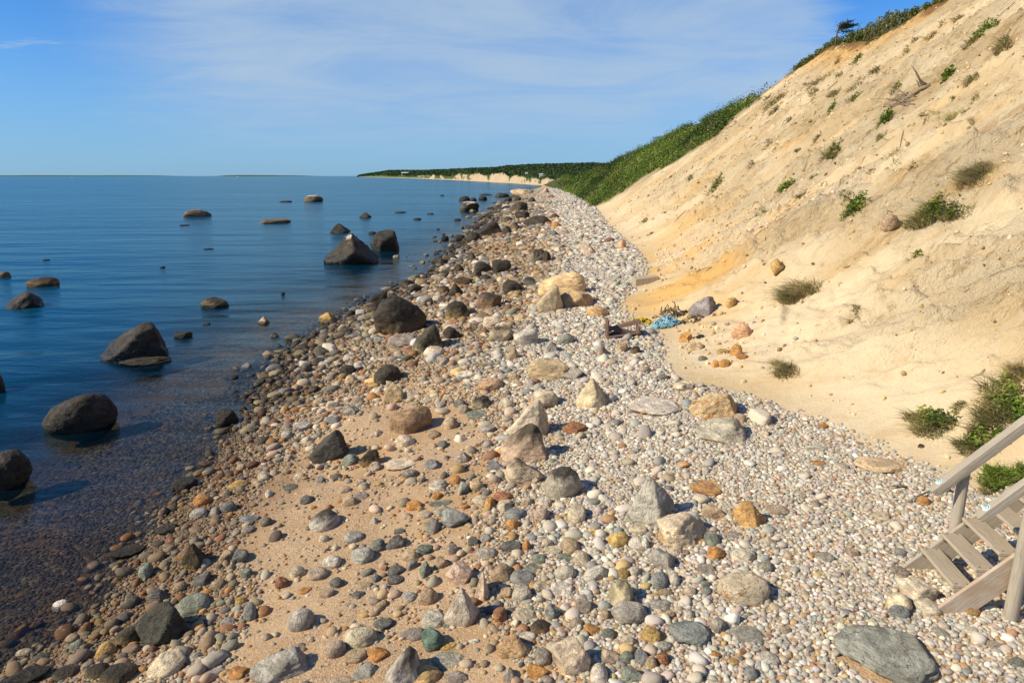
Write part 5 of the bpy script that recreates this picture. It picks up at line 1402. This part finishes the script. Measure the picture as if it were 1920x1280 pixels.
def grain(o, c, ax, ay, az):
    """store board coordinates (along the length first) so the grain runs the right way"""
    me = o.data; a = me.attributes.new('grain', 'FLOAT_VECTOR', 'POINT')
    Bm = [np.array(k, float) / np.linalg.norm(k) for k in (ax, ay, az)]
    rr = RS(abs(hash(round(float(c[0]) * 1000 + c[2] * 77))) % 10000).rand(3) * 9
    for i, v in enumerate(me.vertices):
        q = np.array(v.co) - c; a.data[i].vector = [float(q @ b) + r for b, r in zip(Bm, rr)]
Z0 = 1.0; A0 = np.array([4.32, 6.69, Z0]); E_ = np.array([.99, -.13, 0]); W_ = np.array([-.13, -.99, 0]); SL = 1.05; WD = .76
Up = np.array([0, 0, 1.]); SD = (E_ + SL * Up) / math.hypot(1, SL); SN = (-SL * E_ + Up) / math.hypot(1, SL)     # along and square to the flight
stairs = empty('beach_stairs', A0, 'weathered wooden stairs with two handrails coming down onto the shingle', 'stairs')
def board(name, c, half_l, ax, half_w, ay, half_t, az, mat, bev=.008, parent=None, cut=6):
    mb = MB(); c = np.array(c, float)
    for k in range(1): mb.box(c, ax * half_l, ay * half_w, az * half_t)
    o = mb.build(name, mat, parent or stairs, bevel=bev); grain(o, c, ax, ay, az); return o
def sp(s, w, z): return E_ * s + W_ * w + Up * (SL * s + z)
M['rusty_iron'] = mat_plain('rusty_iron', (.10, .05, .03), .7)
# stringers
Ls = 2.6
for w, mat in ((0.0, 'grey_wood'), (WD, 'red_wood')):
    c = sp(-.04, w, .06) + SD * (Ls / 2 if w == 0 else Ls / 2)
    board('stringer', c - SN * .11, Ls / 2, SD, .125, SN, .021, W_, M[mat])
# treads and the risers' cleats
for k in range(8):
    s = .20 + .182 * k
    c = sp(s, WD / 2, .075)
    td = board('tread', c, WD / 2 - .024, W_, .10, E_, .019, Up, M['tread_wood'])
    for wn in (-1, 1):
        for en in (-.05, .05):
            mb = MB(); q = c + W_ * wn * (WD / 2 - .055) + E_ * en + Up * .0195
            mb.tube([q, q + Up * .003], .008, 8); mb.build('nail_head', M['rusty_iron'], td)
    for w in (.035, WD - .035): board('cleat', sp(s, w, .032), .085, E_, .012, W_, .022, Up, M['tread_wood'], .003)
# posts
def post(s, w, zb, zt, r, lean=0):
    b = E_ * s + W_ * w + Up * (zb - Z0); tp = E_ * (s + lean) + W_ * w + Up * (zt - Z0)
    mb = MB(); n = 12; pts = [b + (tp - b) * f for f in np.linspace(0, 1, 9)]
    mb.tube(pts, [r * (1 + .04 * math.sin(5 * f + s)) for f in np.linspace(0, 1, 9)], n)
    o = mb.build('post', M['grey_wood'], stairs, smooth=True); m = o.modifiers.new('edge', 'BEVEL'); m.width = .01; m.segments = 2; m.limit_method = 'ANGLE'; m.angle_limit = 1.0
    grain(o, b, Up, E_, W_); return o
post(.47, -.075, 1.2, 2.17, .058)
post(.60, WD + .09, .85, 2.36, .062)
post(1.75, -.075, 1.6, 3.5, .058); post(1.75, WD + .09, 1.4, 3.5, .06)
board('bolt_block', E_ * .70 + W_ * (WD + .12) + Up * (1.42 - Z0), .05, W_, .03, E_, .05, Up, M['grey_wood'])
# handrails with their round tags
M['tag_white'] = mat_plain('tag_white', (.72, .76, .74), .4, .05); M['tag_green'] = mat_plain('tag_green', (.03, .28, .30), .4, .05)
def rail(s0, z0, w, hw, ht, s_tag):
    p0 = E_ * s0 + W_ * w + Up * (z0 - Z0); Lr = 3.2; c = p0 + SD * Lr / 2
    mb = MB(); n = 11
    # rounded log section, blunt rounded end
    secs = [(-.0, .62), (.025, .86), (.07, 1.0)] + [(f, 1.0) for f in np.linspace(.3, Lr, 10)]
    V = []
    rngr = RS(int(s0 * 1000))
    for f, k in secs:
        for i in range(16):
            a = 2 * math.pi * i / 16; ca, sa = math.cos(a), math.sin(a)
            q = (abs(ca) ** 12 + abs(sa) ** 12) ** (-1 / 12)
            V.append(p0 + SD * f + W_ * (ca * q * hw * k) + SN * (sa * q * ht * k) + rngr.normal(size=3) * .0012)
    Fs = [tuple(range(15, -1, -1))]
    for j in range(len(secs) - 1):
        for i in range(16): Fs.append((j * 16 + i, j * 16 + (i + 1) % 16, (j + 1) * 16 + (i + 1) % 16, (j + 1) * 16 + i))
    Fs.append(tuple((len(secs) - 1) * 16 + i for i in range(16)))
    mb.add(V, Fs); o = mb.build('handrail', M['grey_wood'], stairs, smooth=False); grain(o, p0, SD, W_, SN)
    # the small round disc with a wavy mark, nailed on top
    c = p0 + SD * s_tag + SN * (ht + .003)
    mb = MB(); R1 = .036; m_ = 20
    mb.add([c + SN * .003 + (SD * math.cos(6.283 * i / m_) + W_ * math.sin(6.283 * i / m_)) * R1 for i in range(m_)] + [c - SN * .003 + (SD * math.cos(6.283 * i / m_) + W_ * math.sin(6.283 * i / m_)) * R1 for i in range(m_)],
           [tuple(range(m_))] + [(i, i + m_, (i + 1) % m_ + m_, (i + 1) % m_) for i in range(m_)] + [tuple(range(2 * m_ - 1, m_ - 1, -1))])
    dsc = mb.build('round_tag', M['tag_white'], o)
    mb = MB(); pts = []
    for i in range(15):
        a = -2.2 + 4.0 * i / 14; pts.append(c + SN * .005 + (SD * math.cos(a) * .025 + W_ * math.sin(a) * .025))
    mb.tube(pts, [.003 + .0035 * math.sin(3.14 * i / 14) for i in range(15)], 5)
    pts = [c + SN * .005 + SD * (-.012 + .02 * i / 6) + W_ * (.010 * math.sin(i * 1.1)) for i in range(7)]
    mb.tube(pts, .0035, 5)
    mb.build('mark', M['tag_green'], dsc)
rail(.16, 1.92, -.03, .058, .050, .13)
rail(.20, 2.05, WD + .03, .044, .042, .12)
# ------------------------------------------------------------------ far headland across the bay
def mat_far():
    m, t, b = material('headland', .95, .1)
    P = t.node('ShaderNodeNewGeometry').outputs['Position']
    n = t.noise(P, .03, 5, .6); n2 = t.noise(P, .15, 5, .6)
    g = t.mix(t.step(n2, .35, .65), (.035, .056, .018), (.085, .12, .035)); g = t.mix(t.math('MULTIPLY', t.step(n, .5, .7), .6), g, (.07, .085, .03))
    s = t.mix(n2, (.36, .25, .14), (.52, .39, .25))
    t.l.new(t.mix(t.attr('sand'), g, s), b.inputs['Base Color'])
    t.l.new(t.bump(n2, .6, 2.), b.inputs['Normal'])
    return m
M['far'] = mat_far()
HX = [690, 700, 745, 800, 870, 930, 960, 1020, 1100, 1140, 1200, 1300, 1450]
HS = [331, 329, 321.5, 321.5, 318.5, 316, 312, 308.5, 307.5, 309, 309, 310, 312]          # skyline
HB = [331.9, 332.0, 333, 335, 338, 341.5, 343, 347.5, 352, 354, 355, 356, 357]            # water line
def dist(py):
    v = (640 - py) / F; return H / (SP - v * CP)
pxs = np.concatenate([np.arange(688, 1145, 1.6), np.arange(1145, 1455, 10.)])
tt = np.concatenate([np.linspace(0, .06, 8), np.linspace(.075, 1, 60)])
Vh = []; sand = []
for px in pxs:
    d0 = dist(np.interp(px, HX, HB)); hs = np.interp(px, HX, HS)
    d0 = d0 * (1 + .012 * (noise2(px * .13, 0, 3) - .5))
    d1 = d0 * 1.9 + 60
    dd = d0 + (d1 - d0) * tt
    elev = SP - (640 - hs) / F * CP
    ztop = H - elev * dd[30]
    zsk = H - elev * dd
    cl = np.interp(px, [690, 790, 860, 872, 930, 955, 975, 1000, 1060, 1455], [.2, .35, .55, .9, 1.0, .95, .8, .75, .85, .8]) * (.7 + .6 * noise2(px * .09, 1, 7))
    gull = noise2(px * .16, 3, 9) * .6 + noise2(px * .45, 5, 9) * .4
    zc = np.minimum(max(d0, 1) * .0105 * cl, np.maximum(ztop, 1) * .75) + .6
    z = np.interp(tt, [0, .012, .045, .16, .5, 1], [-1.0, .9, zc, zc + (ztop - zc) * .42, ztop, ztop * .6])
    z = np.minimum(z, np.where(tt > .05, np.maximum(zsk, .5), z))
    isand = ((tt < .030 + .030 * gull * (noise2(px * .6 + tt * 90, tt * 140, 4) + .4)) & (cl * (.4 + gull) > .40 + .25 * noise2(px * .8, tt * 120, 6))) | (tt < .016)
    x = (px - 960) / F * dd; yv = dd * CP + 0 * dd
    rough = fbm2(x * .05, yv * .05, 15, 4) * np.clip(tt * 12, 0, 1)
    Vh.append(np.stack([x, yv, z + rough * np.minimum(4., .12 * np.abs(z) + .5)], 1)); sand.append(isand * 1.0)
Vh = np.array(Vh); r_, c_ = Vh.shape[:2]
i_ = (np.arange(r_ - 1)[:, None] * c_ + np.arange(c_ - 1)[None, :]).ravel()
tag(link('headland', mesh_np('headland', Vh.reshape(-1, 3), np.stack([i_, i_ + c_, i_ + c_ + 1, i_ + 1], 1), M['far'], True, {'sand': np.array(sand).ravel()})), kind='structure')
def wood():
    rng = RS(21); n = 34000
    i = rng.randint(0, r_ - 1, n); j = rng.randint(4, int(c_ * .62), n); f = rng.rand(n)[:, None]; g = rng.rand(n)[:, None]
    P = (Vh[i, j] * (1 - f) + Vh[i + 1, j] * f) * (1 - g) + (Vh[i, j + 1] * (1 - f) + Vh[i + 1, j + 1] * f) * g
    S = np.array(sand)[i, j]; k = (S < .5) & (P[:, 2] > 1.6)
    P = P[k]; dd = P[:, 1]
    P = P + np.stack([rng.normal(size=len(P)), rng.normal(size=len(P)), rng.rand(len(P)) * 1.3], 1) * (dd / 900.)[:, None]
    V, Fc, Cc = leaf_quads(rng, P, dd * .0030, [(.032, .056, .018), (.05, .082, .022), (.07, .105, .03), (.04, .062, .022)], .2, .8)
    o = link('far_woodland', mesh_np('far_woodland', V, Fc, M['leaf'], False, None, {'col': Cc}))
    tag(o, 'dark green woodland covering the low headland across the bay', 'woodland', None, 'stuff')
wood()
M['house_wall'] = mat_plain('house_wall', (.62, .60, .55), .8, .1, 1); M['house_roof'] = mat_plain('house_roof', (.50, .47, .42), .8, .15, 1); M['pane'] = mat_plain('pane', (.05, .06, .07), .2, .1, 1)
def house(px, py, wpx, lab):
    k = int(np.argmin(np.abs(pxs - px)))
    col = Vh[k]; x, y, z = project(col[:, 0], col[:, 1], col[:, 2]); j = 8 + int(np.argmin(np.abs(y[8:40] - py)))
    P = col[j]; u = P[1] / F; w_ = wpx * u / 2; h_ = 2.4 * u
    o = empty('house', P, lab, 'house', 'houses on the far headland')
    mb = MB(); mb.box((0, 0, h_ / 2), (w_, 0, 0), (0, w_ * .5, 0), (0, 0, h_ / 2 + .6)); mb.build('wall', M['house_wall'], o)
    mb = MB(); a = w_ * 1.06; b = w_ * .58; z0 = h_ + .6; z1 = z0 + h_ * .7
    mb.add([(-a, -b, z0), (a, -b, z0), (a, b, z0), (-a, b, z0), (-a, 0, z1), (a, 0, z1)], [(0, 1, 5, 4), (2, 3, 4, 5), (0, 4, 3), (1, 2, 5), (3, 2, 1, 0)]); mb.build('roof', M['house_roof'], o)
    for s in (-.5, .1, .6):
        mb = MB(); mb.box((s * w_, -w_ * .5 - .03, h_ * .55), (w_ * .12, 0, 0), (0, .05, 0), (0, 0, h_ * .22)); mb.build('window', M['pane'], o)
house(1013, 331.5, 9, 'pale house among trees above the sandy cliffs of the far headland')
house(985, 333, 4, 'smaller pale house left of the bigger one on the far headland')
house(771, 328, 13, 'long low pale house near the tip of the far headland')

# boats and low land on the horizon
M['boat_white'] = mat_plain('boat_white', (.8, .8, .8), .3, .05, 1)
def boat(px, wpx, y, lab):
    u = y / F; L_ = wpx * u / 2
    o = empty('boat', ((px - 960) / F * y, y, 0), lab, 'boat', 'white boats near the horizon')
    V = []; st = [(-1, .75, .55), (-.4, 1, .5), (.3, .95, .55), (.8, .5, .68), (1, .04, .8)]
    for s, b, h in st:
        V += [(s * L_, -b * L_ * .3, h * L_ * .5), (s * L_ * .93, -b * L_ * .16, -.2), (s * L_ * .93, b * L_ * .16, -.2), (s * L_, b * L_ * .3, h * L_ * .5)]
    Fs = [(0, 1, 2, 3), (19, 18, 17, 16)]
    for j in range(4):
        for i in range(4): Fs.append((j * 4 + i, j * 4 + (i + 1) % 4, (j + 1) * 4 + (i + 1) % 4, (j + 1) * 4 + i))
    mb = MB(); mb.add(V, Fs); mb.build('hull', M['boat_white'], o)
    mb = MB(); mb.box((-.1 * L_, 0, .48 * L_), (.4 * L_, 0, 0), (0, .2 * L_, 0), (0, 0, .26 * L_)); c = mb.build('cabin', M['boat_white'], o, bevel=.05 * L_)
    mb = MB(); mb.box((-.08 * L_, -.2 * L_, .56 * L_), (.3 * L_, 0, 0), (0, .015 * L_, 0), (0, 0, .08 * L_)); mb.build('window', M['pane'], c)
boat(461, 6, 1900, 'white boat far out near the horizon, the larger of the two')
boat(158, 3.5, 1700, 'tiny white boat far out at the left, the smaller of the two')
def island(px0, px1, hpx, y, seed):
    xs = np.linspace((px0 - 960) / F * y, (px1 - 960) / F * y, 90); t_ = np.linspace(0, 1, 90)
    h = hpx * y / F * np.minimum(1, np.minimum(t_, 1 - t_) * 5) * (.65 + .7 * noise2(t_ * 14, 0, seed)); rows = []
    for k, s in ((0, 0), (60, .8), (400, 1.0), (1500, .9), (2500, -.05)): rows.append(np.stack([xs, np.full(90, y + k), h * s - .5], 1))
    V = np.array(rows); i_ = (np.arange(4)[:, None] * 90 + np.arange(89)[None, :]).ravel()
    tag(link('distant_land', mesh_np('distant_land', V.reshape(-1, 3), np.stack([i_, i_ + 1, i_ + 91, i_ + 90], 1), M['far'], True, {'sand': np.zeros(450)})), kind='structure')
island(-80, 262, 1.7, 9000, 3); island(405, 545, 2.2, 9000, 4)
# ------------------------------------------------------------------ sky, sun, camera
SUN_EL, SUN_AZ = math.radians(36), math.radians(-107)     # azimuth from +Y towards +X; the sun stands left and a little behind
sdir = Vector((math.sin(SUN_AZ) * math.cos(SUN_EL), math.cos(SUN_AZ) * math.cos(SUN_EL), math.sin(SUN_EL)))
L = bpy.data.lights.new('sun', 'SUN'); L.energy = 5.0; L.angle = math.radians(.55); L.color = (1.0, .90, .71)
lo = bpy.data.objects.new('sun', L); COL.objects.link(lo)
lo.rotation_euler = (-sdir).to_track_quat('-Z', 'Y').to_euler()

w = bpy.data.worlds.new('World'); scene.world = w; w.use_nodes = True
t = NT(w); t.n.clear()
sky = t.node('ShaderNodeTexSky', sky_type='NISHITA', sun_disc=False, sun_elevation=SUN_EL, sun_rotation=SUN_AZ,
             altitude=0, air_density=1.0, dust_density=.2, ozone_density=3.0)
G = t.node('ShaderNodeTexCoord').outputs['Generated']
sx = t.node('ShaderNodeSeparateXYZ'); t.l.new(G, sx.inputs[0])
X_, Y_, Z_ = sx.outputs
el = t.math('MAXIMUM', Z_, 0.0)
den = t.math('ADD', el, .10)
cv = t.node('ShaderNodeCombineXYZ')
t.l.new(t.math('DIVIDE', X_, den), cv.inputs[0]); t.l.new(t.math('DIVIDE', Y_, den), cv.inputs[1])
n1 = t.noise(t.mapv(cv.outputs[0], (.7, 1.0, 1), (0, 0, math.radians(12))), 1.0, 7, .62, .7)
n2 = t.noise(t.mapv(cv.outputs[0], (.65, 1.15, 1), (0, 0, math.radians(-8))), 2.8, 7, .66, .5)
az = t.math('DIVIDE', X_, t.math('MAXIMUM', Y_, .12))
wob = t.math('MULTIPLY', t.math('SUBTRACT', n2, .5), .22)
azw = t.math('ADD', az, wob)
# broad veil of cloud: clear at the far left, a slanting edge on the right, thinning towards the horizon
left = t.step(t.math('SUBTRACT', azw, t.math('MULTIPLY', Z_, -.25)), -.62, -.30)
right = t.step(t.math('SUBTRACT', t.math('SUBTRACT', .60, t.math('MULTIPLY', Z_, .72)), azw), -.01, .09)
low = t.step(Z_, -.01, .12)
mass = t.math('MULTIPLY', t.math('MULTIPLY', left, right), low)
tex = t.math('MULTIPLY', t.step(n1, .28, .66), t.step(n2, .15, .65, .7, 1.0))
cl = t.math('MULTIPLY', mass, t.math('ADD', t.math('MULTIPLY', tex, .50), .38))
wisps = t.math('MULTIPLY', t.step(n2, .55, .72), t.math('MULTIPLY', t.step(Z_, .05, .12), .5))
cl = t.math('MAXIMUM', cl, wisps, clamp=True)
haze = t.math('MULTIPLY', t.step(Z_, .22, .0), .55)
skyc = t.mix(1.0, sky.outputs[0], (.42, .93, 1.55), 'MULTIPLY')
c = t.mix(haze, skyc, (3.2, 5.2, 8.1))
c = t.mix(cl, c, (4.7, 6.2, 8.0))
bg = t.node('ShaderNodeBackground'); t.l.new(c, bg.inputs[0]); bg.inputs[1].default_value = .075
ou = t.node('ShaderNodeOutputWorld'); t.l.new(bg.outputs[0], ou.inputs[0])

cam = bpy.data.cameras.new('camera'); cam.sensor_width = 36; cam.lens = 36 * F / 1920; cam.clip_start = .05; cam.clip_end = 120000
co = bpy.data.objects.new('camera', cam); COL.objects.link(co)
co.location = (0, 0, H); co.rotation_euler = (math.pi / 2 - PITCH, 0, 0)
scene.camera = co
scene.view_settings.view_transform = 'Standard'; scene.view_settings.look = 'None'
scene.view_settings.exposure = .28; scene.view_settings.gamma = 1
scene.render.film_transparent = False
scene.cycles.max_bounces = 6; scene.cycles.transparent_max_bounces = 12; scene.cycles.diffuse_bounces = 3
scene.cycles.use_denoising = True
